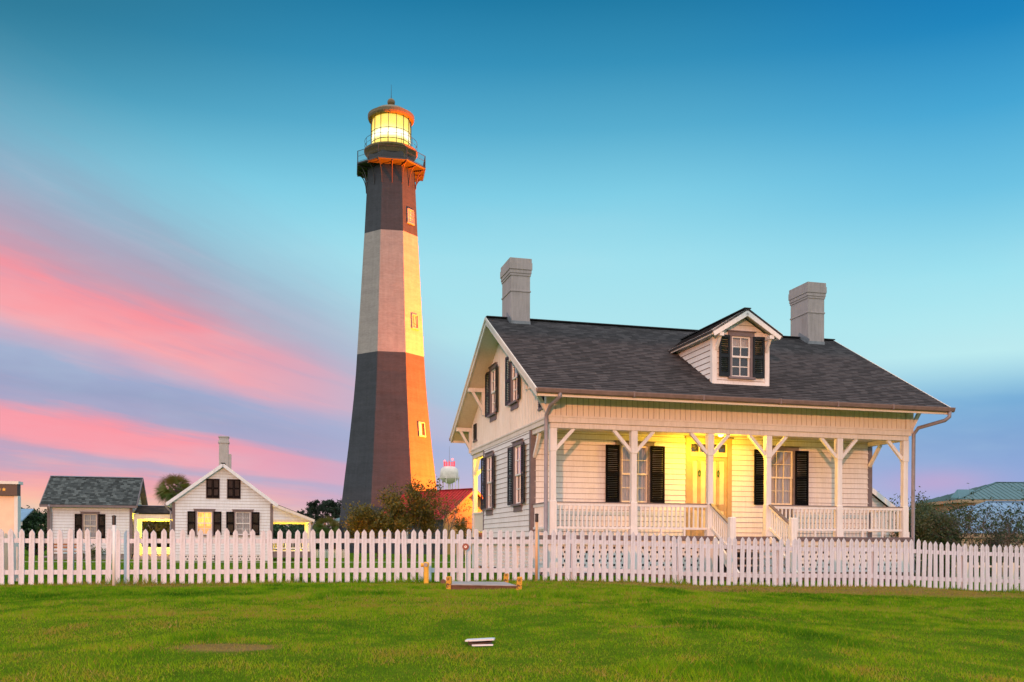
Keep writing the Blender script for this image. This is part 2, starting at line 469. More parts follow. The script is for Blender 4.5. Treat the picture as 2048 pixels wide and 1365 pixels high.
M['wicker'] = simple('woven_cane', (0.22, 0.17, 0.12), 0.8, 0.35, 20, 0.4)
M['orangecloth'] = simple('faded_orange_boards', (0.42, 0.19, 0.09), 0.8, 0.25, 6)
M['bark'] = simple('grey_bark', (0.13, 0.105, 0.085), 0.9, 0.35, 9, 0.5)
M['darkbark'] = simple('dark_bark', (0.05, 0.042, 0.036), 0.9, 0.35, 9, 0.5)
M['leaf_autumn'] = leafmat('autumn_leaves', [(0.05, 0.05, 0.010), (0.12, 0.11, 0.015), (0.25, 0.16, 0.015), (0.40, 0.17, 0.02)])
M['leaf_dark'] = leafmat('dark_evergreen_leaves', [(0.012, 0.035, 0.014), (0.028, 0.07, 0.024), (0.065, 0.125, 0.035)])
M['leaf_pine'] = leafmat('pine_needles', [(0.010, 0.022, 0.014), (0.025, 0.045, 0.022), (0.05, 0.07, 0.03)])
M['leaf_olive'] = leafmat('olive_shrub_leaves', [(0.025, 0.05, 0.018), (0.055, 0.095, 0.030), (0.11, 0.13, 0.045), (0.16, 0.15, 0.12)])
M['leaf_palm'] = leafmat('palm_fronds', [(0.05, 0.10, 0.015), (0.12, 0.20, 0.03), (0.16, 0.16, 0.03), (0.20, 0.13, 0.04)])

# ------------------------------------------------------------------ ground
PX = [-40, -12, -9, -4, -1.3, 0.5, 2.5, 4.2, 6.6, 9.5, 10.7, 12.3, 16, 40]
PZ = [0.0, 0.0, 0.005, 0.03, 0.04, 0.05, 0.04, -0.06, -0.105, -0.115, -0.2, -0.245, -0.3, -0.3]
def ground(x, y):
    x = np.asarray(x, float); y = np.asarray(y, float)
    p = np.interp(x, PX, PZ)
    f = np.clip((60 - y) / 30, 0, 1)
    n = (np.clip((17 - y) / 6, 0, 1) * 0.5 + 0.5)
    b = 0.016 * np.sin(x * 1.3 + 0.7 * y) + 0.014 * np.sin(y * 1.7 - 0.6 * x + 1) + 0.02 * np.sin(x * 0.45 + 2.0) * np.cos(y * 0.4)
    near = np.clip((26 - np.abs(y - 6)) / 8, 0, 1) * np.clip(np.abs(y - (20.54 + .178 * x)) / 1.2, 0, 1)
    return p * f + b * near
def gz(x, y): return float(ground(x, y))

def vnoise(x, y, seed):
    """smooth value noise for patchiness"""
    rs = np.random.RandomState(seed); g = rs.rand(64, 64)
    xi = np.floor(x).astype(int); yi = np.floor(y).astype(int); fx = x - xi; fy = y - yi
    fx = fx * fx * (3 - 2 * fx); fy = fy * fy * (3 - 2 * fy)
    h = lambda i, j: g[i % 64, j % 64]
    return (h(xi, yi) * (1 - fx) + h(xi + 1, yi) * fx) * (1 - fy) + (h(xi, yi + 1) * (1 - fx) + h(xi + 1, yi + 1) * fx) * fy

# patches of dead grass and of rank growth: where they lie on the lawn (world metres) and how big
DRY = [(-2.22, 7.35, 0.42, 0.34, 1.5), (-2.0, 6.9, .3, .15, .5), (1.0, 17.6, 1.6, .8, .35), (4.6, 19.9, 4.6, 1.2, 1.3), (9.4, 20.6, 4.4, 1.7, 1.3), (2.2, 20.2, 2.2, .5, .6), (8.8, 18.6, 2.6, .9, .9),
       (-4.5, 19.35, 5.5, .40, .9), (-7.6, 18.7, 3.0, .45, .9), (-1.3, 15.9, 1.6, .5, .5), (-4.0, 11.5, 1.2, .5, .4), (1.4, 9.2, .5, .22, .6), (3.6, 13.5, 1.8, .5, .45), (-5.6, 13.2, 1.0, .3, .4), (7.0, 12.2, 1.6, .4, .4), (-0.3, 12.5, 1.5, .8, .35), (6.2, 8.2, .6, .25, .7), (-1.9, 13.6, .8, .25, .3), (3.1, 11.0, .5, .2, .4), (-6.5, 10.5, .5, .2, .5), (5.9, 14.5, 2.4, .5, .3), (12.5, 20.5, 3, 1.5, .6)]
def dryness(x, y):
    d = np.zeros_like(x)
    for cx, cy, a, b, k in DRY:
        r = ((x - cx) / a) ** 2 + ((y - cy) / b) ** 2
        d = np.maximum(d, k * np.exp(-r ** 1.5))
    return np.clip(d * (0.05 + 1.1 * vnoise(x * 1.9 + 40, y * 2.6 + 40, 12) + 0.7 * vnoise(x * 6 + 40, y * 6 + 40, 13)), 0, 1)

def build_ground():
    def axis(n, half, k): 
        t = np.linspace(-1, 1, n); return np.sign(t) * (np.abs(t) ** k) * half
    xs = np.concatenate([[-6000, -2500, -900, -400, -200, -120, -70, -45], np.arange(-32, 32.1, 0.25), [45, 70, 120, 200, 400, 900, 2500, 6000]])
    ys = np.concatenate([[-1500, -300, -60, -20, -6], np.arange(0, 34.1, 0.25), [38, 42, 48, 55, 62, 75, 95, 130, 200, 400, 900, 2500, 7000]])
    XX, YY = np.meshgrid(xs, ys)
    ZZ = ground(XX, YY)
    v = np.stack([XX, YY, ZZ], -1).reshape(-1, 3)
    nx, ny = len(xs), len(ys)
    i = np.arange((ny - 1) * (nx - 1)); r, c = i // (nx - 1), i % (nx - 1)
    a = r * nx + c
    f = np.stack([a, a + 1, a + nx + 1, a + nx], -1)
    me = bpy.data.meshes.new('lawn'); me.from_pydata(v.tolist(), [], f.tolist())
    me.polygons.foreach_set('use_smooth', [True] * len(f))
    da = me.attributes.new('dry', 'FLOAT', 'POINT'); da.data.foreach_set('value', dryness(v[:, 0], v[:, 1]).astype(np.float32))
    m, b = newmat('lawn_soil_and_thatch')
    o = objvec()
    big = noise(o, 0.35, 5, 0.6); mid = noise(o, 2.2, 5, 0.65); fine = noise(o, 45, 4, 0.7)
    k = big * 0.3 + mid * 0.35 + fine * 0.35
    col, _ = ramp(k, [(0.30, (0.03, 0.065, 0.005, 1)), (0.50, (0.065, 0.14, 0.006, 1)), (0.68, (0.12, 0.15, 0.015, 1))])
    at_ = S.tree.nodes.new('ShaderNodeAttribute'); at_.attribute_name = 'dry'
    brn, _ = ramp(k, [(0.34, (0.05, 0.042, 0.014, 1)), (0.50, (0.17, 0.135, 0.05, 1)), (0.68, (0.24, 0.19, 0.08, 1))])
    col = mixc(smooth(S(at_.outputs['Fac']) + (mid - .5) * .5, 0.25, 0.75), col, brn)
    S.tree.links.new(col.k, b.inputs['Base Color']); b.inputs['Roughness'].default_value = 1.0
    b.inputs['Specular IOR Level'].default_value = 0.02
    bump(b, fine * 0.7 + mid * 0.3, 0.8, 0.04)
    me.materials.append(m)
    ob = bpy.data.objects.new('lawn', me); COL.objects.link(ob)
    tag(ob, 'mown green lawn running from the foreground past the picket fence', 'lawn', kind='structure')
build_ground()

def tri_mesh(name, V, T, mat, tint=None, parent=None):
    me = bpy.data.meshes.new(name)
    nv, nt = len(V), len(T)
    me.vertices.add(nv); me.vertices.foreach_set('co', np.ascontiguousarray(V, np.float32).ravel())
    k = T.shape[1]
    me.loops.add(nt * k); me.loops.foreach_set('vertex_index', np.ascontiguousarray(T, np.int32).ravel())
    me.polygons.add(nt)
    me.polygons.foreach_set('loop_start', np.arange(0, nt * k, k, dtype=np.int32))
    me.polygons.foreach_set('loop_total', np.full(nt, k, np.int32))
    me.update(calc_edges=True)
    if tint is not None:
        a = me.attributes.new('tint', 'FLOAT', 'POINT'); a.data.foreach_set('value', np.ascontiguousarray(tint, np.float32))
    me.materials.append(mat)
    o = bpy.data.objects.new(name, me); COL.objects.link(o)
    if parent is not None: o.parent = parent
    return o

def build_grass():
    rs = np.random.RandomState(7)
    def scatter(n, y0, y1, pw, side=0.57):
        u = rs.rand(n); y = (y0 ** pw + u * (y1 ** pw - y0 ** pw)) ** (1 / pw)
        x = (rs.rand(n) * 2 - 1) * (y * side + 0.6)
        return x, y
    x1, y1 = scatter(560000, 4.6, 23.8, 1.15)
    x2, y2 = scatter(70000, 22.0, 62, 1.1)
    x = np.concatenate([x1, x2]); y = np.concatenate([y1, y2])
    e = np.array(dryness(x, y))
    keep = np.ones(len(x), bool)
    # nothing grows under the house, the concrete slab or the fence-side objects
    u = (x - .956) * UX + (y - 24) * UY; v = -(x - .956) * UY + (y - 24) * UX
    keep &= ~((u > -0.1) & (u < 10.8) & (v > -0.1) & (v < 9.5))
    keep &= ~((u > 4.2) & (u < 6.5) & (v > -1.6) & (v < 0))
    keep &= ~((x > -1.14) & (x < .12) & (y > 16.75) & (y < 18.3))
    keep &= ~((((x + .30) / .13) ** 2 + ((y - 7.9) / .2) ** 2) < 1)
    keep &= ~((y > 34) & (rs.rand(len(x)) > 0.45))
    keep &= ~(rs.rand(len(x)) < e * .42)
    x, y, e = x[keep], y[keep], e[keep]
    n = len(x)
    p1 = vnoise(x * 0.55 + 9, y * 0.55, 1); p2 = vnoise(x * 3.1, y * 2.1 + 5, 2); p4 = vnoise(x * 7.3, y * 4.6 + 5, 14); p3 = vnoise(x * 0.16, y * 0.28, 3)
    scale = np.clip(y / 9.0, 0.75, 3.5)
    h = (0.012 + 0.018 * rs.rand(n)) * (0.6 + 0.9 * p2) * np.where(y < 9, 1, np.clip(y / 9, 1, 1.7)) * (1 - 0.45 * e)
    nearf = np.exp(-((y - (20.3 + .178 * x)) / 0.30) ** 2)
    h *= 1 + nearf * 2.2 * rs.rand(n) ** 2 * (0.3 + 1.4 * p2)
    tuft = vnoise(x * 1.1 + 3, y * 1.1 + 8, 21); h *= 1 + 0.9 * np.clip((tuft - .72) * 5, 0, 1)
    w = (0.0022 + 0.002 * rs.rand(n)) * scale
    th = rs.rand(n) * 2 * np.pi; ln = (0.25 + 0.9 * rs.rand(n)) * h; la = rs.rand(n) * 2 * np.pi
    z = ground(x, y) - 0.004
    V = np.empty((n, 3, 3))
    V[:, 0] = np.stack([x - np.cos(th) * w, y - np.sin(th) * w, z], -1)
    V[:, 1] = np.stack([x + np.cos(th) * w, y + np.sin(th) * w, z], -1)
    V[:, 2] = np.stack([x + np.cos(la) * ln, y + np.sin(la) * ln, z + h], -1)
    T = np.arange(3 * n).reshape(-1, 3)
    # 0 deep green .. 0.5 fresh yellow green .. 1 straw
    t = 0.37 + 0.26 * (p1 - .5) + 0.30 * (p2 - .5) + 0.26 * (p4 - .5) + 0.26 * (p3 - .5) + 0.26 * (rs.rand(n) - .5) + (rs.rand(n) < 0.10) * 0.40 - 0.22 * np.clip((tuft - .72) * 5, 0, 1)
    t += np.clip(y1.mean() * 0 + (11 - y) / 40, -0.05, 0.12)
    dead = rs.rand(n) < e * 1.1
    t = np.where(dead, 0.76 + 0.45 * (rs.rand(n) - .5), t)
    m, b = newmat('grass_blades')
    a = S.tree.nodes.new('ShaderNodeAttribute'); a.attribute_name = 'tint'
    col, _ = ramp(S(a.outputs['Fac']), [(0.0, (0.022, 0.10, 0.004, 1)), (0.26, (0.072, 0.24, 0.004, 1)), (0.48, (0.19, 0.38, 0.008, 1)), (0.66, (0.24, 0.24, 0.03, 1)), (0.80, (0.26, 0.19, 0.05, 1)), (1.0, (0.36, 0.27, 0.11, 1))])
    S.tree.links.new(col.k, b.inputs['Base Color']); b.inputs['Roughness'].default_value = 0.6
    b.inputs['Specular IOR Level'].default_value = 0.05
    tr = S.tree.nodes.new('ShaderNodeBsdfTranslucent'); S.tree.links.new(col.k, tr.inputs['Color'])
    mx = S.tree.nodes.new('ShaderNodeMixShader'); mx.inputs[0].default_value = 0.3
    S.tree.links.new(b.outputs[0], mx.inputs[1]); S.tree.links.new(tr.outputs[0], mx.inputs[2]); S.tree.links.new(mx.outputs[0], S.tree.nodes['Material Output'].inputs[0])
    o = tri_mesh('grass', V.reshape(-1, 3), T, m, np.repeat(np.clip(t, 0, 1), 3))
    tag(o, 'short grass blades with straw coloured dead patches', 'grass', kind='stuff')
build_grass()

# ------------------------------------------------------------------ lighthouse
LX, LY = (778.8 - 1024) / 1883 * 95, 95.0
def build_lighthouse():
    face = math.atan2(-LX, LY)                     # direction from the tower to the viewer
    root = thing('lighthouse', 'tall black and white banded octagonal lighthouse with its lantern lit', 'lighthouse', (LX, LY, 0))
    A0 = face + R(25)
    prof = [(5.62, -0.3), (5.5, 0.0), (5.40, 2.8), (4.84, 7.36), (4.45, 10.4), (4.17, 12.9), (3.90, 15.4), (3.70, 17.7), (3.58, 19.62), (3.22, 25.5), (2.85, 31.7), (2.66, 35.3), (2.50, 38.4)]
    mats = [0] * 8 + [1] * 2 + [0] * 2
    t = MB(); t.lathe(prof, 8, A0, mats=mats, uv=True)
    tower = t.build('tower', [M['lh_black'], M['lh_white']], root)
    # windows in the right-hand face
    fa = A0 + R(22.5)
    fn = Vector((math.sin(fa), -math.cos(fa), 0)); ft = Vector((math.cos(fa), math.sin(fa), 0))
    def rad(zz): return np.interp(zz, [p[1] for p in prof], [p[0] for p in prof]) * math.cos(R(22.5))
    for i, (zz, off) in enumerate(((33.4, 0.05), (22.9, 0.12), (12.2, 0.28))):
        sl = (rad(zz + .7) - rad(zz - .7)) / 1.4
        up = (Vector((0, 0, 1)) + fn * sl).normalized(); nn = ft.cross(up) * -1
        if nn.dot(fn) < 0: nn = -nn
        c = fn * (rad(zz) + 0.01) + ft * off + Vector((0, 0, zz))
        f = MB(); W, H = 0.42, 0.68
        P = lambda a, b, d: c + ft * a + up * b + nn * d
        f.bar(P(-W, -H, .05), P(-W, H, .05), .12, .12, nn); f.bar(P(W, -H, .05), P(W, H, .05), .12, .12, nn)
        f.bar(P(-W - .1, -H, .07), P(W + .1, -H, .07), .16, .1, nn); f.bar(P(-W, H, .05), P(W, H, .05), .12, .12, nn)
        fr = f.build('window', M['lh_white'], root)
        g = MB(); g.face([P(-W, -H, .02), P(W, -H, .02), P(W, H, .02), P(-W, H, .02)])
        g.build('pane', [M['curtain'], M['lh_white'], M['dark']][i], fr)
        b = MB()
        if i == 0:
            for a in (-.14, .14): b.bar(P(a, -H, .05), P(a, H, .05), .035, .03, nn)
            for q in (-.34, 0, .34): b.bar(P(-W, q, .05), P(W, q, .05), .035, .03, nn)
        elif i == 1:
            for a in (-.12, .25): b.bar(P(a, -H * .9, .03), P(a - .10, H * .8, .03), .045, .03, nn)
            b.bar(P(-W, -.1, .03), P(W, -.35, .03), .03, .03, nn)
        else:
            b.bar(P(-.22, -H * .9, .05), P(-.22, H * .9, .05), .34, .05, nn)
        b.build('muntin', [M['lh_white'], M['brownwall'], M['trim']][i], fr)
    # gallery
    ga = A0
    d = MB(); d.lathe([(2.4, 38.30), (3.55, 38.34), (3.67, 38.42), (3.67, 38.56), (2.3, 38.60)], 8, ga)
    d.build('gallery_deck', M['lh_iron'], root)
    rl = MB()
    vs = [Vector((3.6 * math.sin(ga + R(45) * k), -3.6 * math.cos(ga + R(45) * k), 38.56)) for k in range(8)]
    for k in range(8):
        a, b = vs[k], vs[(k + 1) % 8]
        rl.tube([a, a + Vector((0, 0, 1.16))], .045, 6)
        for hh in (1.14, .62, .1): rl.bar(a + Vector((0, 0, hh)), b + Vector((0, 0, hh)), .04 if hh > 1 else .025, .04 if hh > 1 else .025)
        for j in range(1, 20):
            p = a.lerp(b, j / 20); rl.bar(p + Vector((0, 0, .1)), p + Vector((0, 0, 1.14)), .016, .016, (1, 0, 0))
    rl.build('gallery_railing', M['lh_iron'], root)
    for k in range(16):
        an = ga + R(22.5) * k; e = Vector((math.sin(an), -math.cos(an), 0)); kk = 1.0 if k % 2 == 0 else .925
        b = MB()
        pts = []
        for j in range(9):
            s_ = j / 8
            pts.append(e * kk * (2.62 + 0.85 * (1 - math.cos(s_ * math.pi / 2))) + Vector((0, 0, 36.45 + 1.85 * math.sin(s_ * math.pi / 2))))
        b.tube(pts, .055, 6); b.bar(e * kk * 2.5 + Vector((0, 0, 38.24)), e * kk * 3.6 + Vector((0, 0, 38.30)), .1, .1)
        b.build('bracket', M['iron_red'] if k in (15, 0, 1, 2, 3) else M['lh_iron'], root)  # right-hand brackets take the redder, lighter iron
    w = MB(); w.lathe([(2.42, 38.6), (2.40, 39.7), (2.32, 39.75)], 8, ga)
    wr = w.build('watch_room', M['lh_iron'], root)
    dd = MB(); an = fa - R(12); e = Vector((math.sin(an), -math.cos(an), 0)); tt = Vector((math.cos(an), math.sin(an), 0))
    c = e * 2.27 + Vector((0, 0, 39.1)); dd.bar(c - Vector((0, 0, .5)), c + Vector((0, 0, .5)), .1, .12, tt)
    dd.build('lit_door_edge', M['lh_brown'], wr)
    l = MB(); l.lathe([(2.30, 39.6), (2.45, 39.9), (2.68, 40.2), (2.70, 40.36), (2.0, 40.40)], 40)
    l.build('lantern_deck', M['lh_brown'], root, smooth=False)
    r2 = MB()
    ring = lambda rr, zz, n=48: [Vector((rr * math.sin(2 * math.pi * k / n), -rr * math.cos(2 * math.pi * k / n), zz)) for k in range(n + 1)]
    for hh in (0.45, 0.95): r2.tube(ring(2.62, 40.36 + hh), .022 if hh > .5 else .014, 5, cap=False)
    for k in range(12): p = ring(2.62, 40.36, 12)[k]; r2.tube([p, p + Vector((0, 0, .95))], .02, 5)
    r2.build('lantern_railing', M['lh_iron'], root)
    # lens and light
    me, b = newmat('lit_fresnel_lens')
    uvn = S(S.tree.nodes.new('ShaderNodeUVMap').outputs[0])
    o = objvec()
    sp = S.tree.nodes.new('ShaderNodeSeparateXYZ'); S.tree.links.new(o.k, sp.inputs[0])
    zz = S(sp.outputs[2])
    core = S.m('EXPONENT', S.m('POWER', (zz - 41.75) / 0.62, 2.0) * -1.0)
    nz = noise(scalev(o, 2, 2, .6), 2.0, 5, .7); ribs = S.m('SINE', zz * 60.0)
    kk = core * 0.75 + nz * 0.34 + ribs * 0.03
    col, _ = ramp(kk, [(0.0, lin(255, 190, 40)), (0.25, lin(255, 214, 70)), (0.6, lin(255, 232, 120)), (1.0, (1.0, .97, .80, 1))])
    S.tree.links.new(col.k, b.inputs['Emission Color'])
    S.tree.links.new((1.15 + kk * 0.7).k, b.inputs['Emission Strength'])
    b.inputs['Base Color'].default_value = (.5, .4, .2, 1)
    l = MB(); l.lathe([(1.75, 40.42), (1.86, 40.8), (1.88, 43.2), (1.8, 43.55)], 40); l.build('lens', me, root, smooth=True)
    g = MB(); n = 16
    for k in range(n):
        a0_, a1_ = 2 * math.pi * k / n, 2 * math.pi * (k + 1) / n
        g.face([(2.0 * math.sin(a0_), -2.0 * math.cos(a0_), 40.4), (2.0 * math.sin(a1_), -2.0 * math.cos(a1_), 40.4), (2.0 * math.sin(a1_), -2.0 * math.cos(a1_), 43.6), (2.0 * math.sin(a0_), -2.0 * math.cos(a0_), 43.6)])
    lg = g.build('lantern_glass', M['glass'], root)
    mu = MB()
    for k in range(n):
        p = ring(2.02, 40.4, n)[k]; mu.bar(p, p + Vector((0, 0, 3.2)), .045, .06, p)
    for hz in (41.06, 42.1): 
        rr = ring(2.02, hz, n)
        for k in range(n): mu.bar(rr[k], rr[k + 1], .045, .045)
    mu.build('mullion', M['lh_iron'], lg)
    rf = MB(); rf.lathe([(1.95, 43.5), (2.26, 43.52), (2.33, 43.7), (2.33, 43.98), (2.22, 44.02), (1.55, 44.5), (.8, 44.86), (.42, 44.95), (.33, 45.0), (.33, 45.15)], 48)
    rf.build('lantern_roof', M['lh_brown'], root)
    bl = MB(); bl.lathe([(.05, 45.03)] + [(.39 * math.sin(t_), 45.42 - .39 * math.cos(t_)) for t_ in np.linspace(.15, math.pi - .1, 12)], 20)
    bl.build('ventilator_ball', M['lh_brown'], root, smooth=True)
    rd = MB(); rd.tube([(0, 0, 45.7), (0, 0, 46.2), (0, 0, 47.25)], [.04, .025, .012], 6); rd.build('lightning_rod', M['lh_iron'], root)
build_lighthouse()

# floodlight standing out of sight behind the keeper's house, aimed at the tower
fl = bpy.data.lights.new('tower_floodlight', 'SPOT')
fl.energy = 1000000; fl.color = (1.0, 0.155, 0.002); fl.spot_size = R(76); fl.spot_blend = 0.4; fl.shadow_soft_size = 0.35
flo = bpy.data.objects.new('tower_floodlight', fl); COL.objects.link(flo)
flo.location = (14.4, 93.9, 0.7)
flo.rotation_euler = (Vector((-9.0, 92.5, 13)) - flo.location).to_track_quat('-Z', 'Y').to_euler()

# ------------------------------------------------------------------ wall builders
def cut(z0, z1, u0, u1, holes):
    """pieces (za, zb, ua, ub) of a board with rectangular openings taken out"""
    zs = sorted({z0, z1} | {z_ for h in holes for z_ in (h[2], h[3]) if z0 < z_ < z1})
    out = []
    for za, zb in zip(zs[:-1], zs[1:]):
        zm = (za + zb) / 2; iv = [(u0, u1)]
        for h in holes:
            if h[2] < zm < h[3]:
                nv = []
                for a, b in iv:
                    if h[1] <= a or h[0] >= b: nv.append((a, b)); continue
                    if h[0] > a: nv.append((a, h[0]))
                    if h[1] < b: nv.append((h[1], b))
                iv = nv
        out += [(za, zb, a, b) for a, b in iv]
    return out

def lap(mb, org, du, dn, u0, u1, z0, z1, holes=(), step=0.15, top=None, m=0, lip=0.020):
    """lap siding: tilted boards with a real lip. org + du*u + dn*out; top(u) clips the wall under a gable"""
    org, du, dn = Vector(org), Vector(du), Vector(dn)
    P = lambda u, z_, o: org + du * u + dn * o + Vector((0, 0, z_))
    n = int(math.ceil((z1 - z0) / step - 1e-6))
    for i in range(n):
        a, b = z0 + i * step, min(z0 + (i + 1) * step, z1) - .010
        if b - a < 0.004: continue
        ua, ub = u0, u1
        def clip(zq):
            if top is None: return u0, u1
            us = np.linspace(u0, u1, 241); ok = [q for q in us if top(q) >= zq]
            return (min(ok), max(ok)) if ok else None
        ca, cb = clip(a), clip(b)
        if ca is None: continue
        if cb is None: mid_ = (ca[0] + ca[1]) / 2; cb = (mid_, mid_)
        wob = lip * (0.9 + 0.2 * random.random())
        for za, zb, p, q in cut(a, b, min(ca[0], cb[0]), max(ca[1], cb[1]), holes):
            o1 = wob * (1 - (za - a) / step); o2 = wob * (1 - (zb - a) / step)
            f = lambda zq: (zq - a) / (b - a)
            lo = lambda zq: ca[0] + (cb[0] - ca[0]) * f(zq); hi = lambda zq: ca[1] + (cb[1] - ca[1]) * f(zq)
            pts = [P(max(p, lo(za)), za, o1), P(min(q, hi(za)), za, o1), P(min(q, hi(zb)), zb, o2), P(max(p, lo(zb)), zb, o2)]
            mb.face(pts, m)
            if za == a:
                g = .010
                mb.face([P(max(p, lo(za)), za - g, .002), P(min(q, hi(za)), za - g, .002), P(min(q, hi(za)), za, .002), P(max(p, lo(za)), za, .002)], m + 1)  # strip coloured dark as the shadow below the lap
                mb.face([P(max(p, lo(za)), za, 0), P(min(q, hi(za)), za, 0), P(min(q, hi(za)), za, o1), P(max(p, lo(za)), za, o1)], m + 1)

def boards(mb, org, du, dn, u0, u1, z0, top, holes=(), step=0.15, gap=0.012, proud=0.018, m=0, mback=0):
    """upright boards with shadow gaps; top may be a number or a function of u"""
    org, du, dn = Vector(org), Vector(du), Vector(dn)
    tf = top if callable(top) else (lambda q: top)
    P = lambda u, z_, o: org + du * u + dn * o + Vector((0, 0, z_))
    n = max(1, int(round((u1 - u0) / step))); st_ = (u1 - u0) / n
    for i in range(n):
        a, b = u0 + i * st_ + gap / 2, u0 + (i + 1) * st_ - gap / 2
        zs = [(z0, None)]
        segs = [(z0, 99)]
        for h in holes:
            if h[0] < (a + b) / 2 < h[1]:
                ns = []
                for s0, s1 in segs:
                    if h[3] <= s0 or h[2] >= s1: ns.append((s0, s1)); continue
                    if h[2] > s0: ns.append((s0, h[2]))
                    if h[3] < s1: ns.append((h[3], s1))
                segs = ns
        for s0, s1 in segs:
            ta, tb = min(tf(a), s1), min(tf(b), s1)
            if max(ta, tb) - s0 < .01: continue
            ta, tb = max(ta, s0), max(tb, s0)
            q = [P(a, s0, proud), P(b, s0, proud), P(b, tb, proud), P(a, ta, proud)]
            k = [P(a, s0, 0), P(b, s0, 0), P(b, tb, 0), P(a, ta, 0)]
            mb.faces(q + k, [(0, 1, 2, 3), (0, 3, 7, 4), (1, 5, 6, 2), (3, 2, 6, 7), (0, 4, 5, 1)], m)

def courses(mb, e0, e1, r0, r1, n=None, step=0.14, lip=0.012, m=0, t=0.0, uo=0.0):
    """roof slope as shingle courses: eave line e0-e1 up to ridge line r0-r1"""
    e0, e1, r0, r1 = map(Vector, (e0, e1, r0, r1))
    L = ((r0 - e0).length + (r1 - e1).length) / 2
    n = max(2, int(round(L / step)))
    nrm = (e1 - e0).cross(r0 - e0)
    if nrm.length < 1e-6: nrm = (e1 - e0).cross(r1 - e0)
    nrm.normalize()
    if nrm.z < 0: nrm = -nrm
    ax = (e1 - e0).normalized()
    for i in range(n):
        a, b = i / n, (i + 1) / n
        p0, p1, p2, p3 = e0.lerp(r0, a), e1.lerp(r1, a), e1.lerp(r1, b), e0.lerp(r0, b)
        q = [p0 + nrm * (lip + t), p1 + nrm * (lip + t), p2 + nrm * t, p3 + nrm * t]
        uv = [((p - e0).dot(ax) + uo, i * step + (0.002 if k < 2 else step - .002)) for k, p in enumerate((p0, p1, p2, p3))]
        mb.face(q, m, uv)
        mb.face([p0 + nrm * t, p1 + nrm * t, q[1], q[0]], m, [uv[0], uv[1], uv[1], uv[0]])

def shutter(parent, hinge, du, dn, w, z0, z1, mat, ang=0.0, split=0.5, t=0.035):
    """louvred shutter from the hinge along du, swung out by ang towards dn"""
    du, dn = Vector(du), Vector(dn); d = du * math.cos(ang) + dn * math.sin(ang); nn = dn * math.cos(ang) - du * math.sin(ang)
    h = Vector(hinge); Z = Vector((0, 0, 1)); s_ = MB()
    P = lambda a, zz, o=0: h + d * a + Z * zz + nn * o
    st_ = 0.055
    s_.bar(P(st_ / 2, z0), P(st_ / 2, z1), st_, t, nn); s_.bar(P(w - st_ / 2, z0), P(w - st_ / 2, z1), st_, t, nn)
    zm = z0 + (z1 - z0) * split
    for a, b in ((z0, z0 + .11), (zm - .04, zm + .04), (z1 - .07, z1)): s_.bar(P(st_, (a + b) / 2), P(w - st_, (a + b) / 2), t - .002, b - a, Z)
    for a, b in ((z0 + .11, zm - .04), (zm + .04, z1 - .07)):
        n = max(3, int((b - a) / .05))
        for i in range(n):
            zc = a + (b - a) * (i + .5) / n
            c0, c1 = P(st_, zc), P(w - st_, zc)
            k = nn * .016; u_ = Z * .021
            s_.faces([c0 + k - u_, c1 + k - u_, c1 - k + u_, c0 - k + u_, c0 + k - u_ + nn * .004, c1 + k - u_ + nn * .004, c1 - k + u_ + nn * .004, c0 - k + u_ + nn * .004], [(4, 5, 6, 7), (3, 2, 1, 0), (0, 1, 5, 4), (2, 3, 7, 6)])
    return s_.build('shutter', mat, parent)

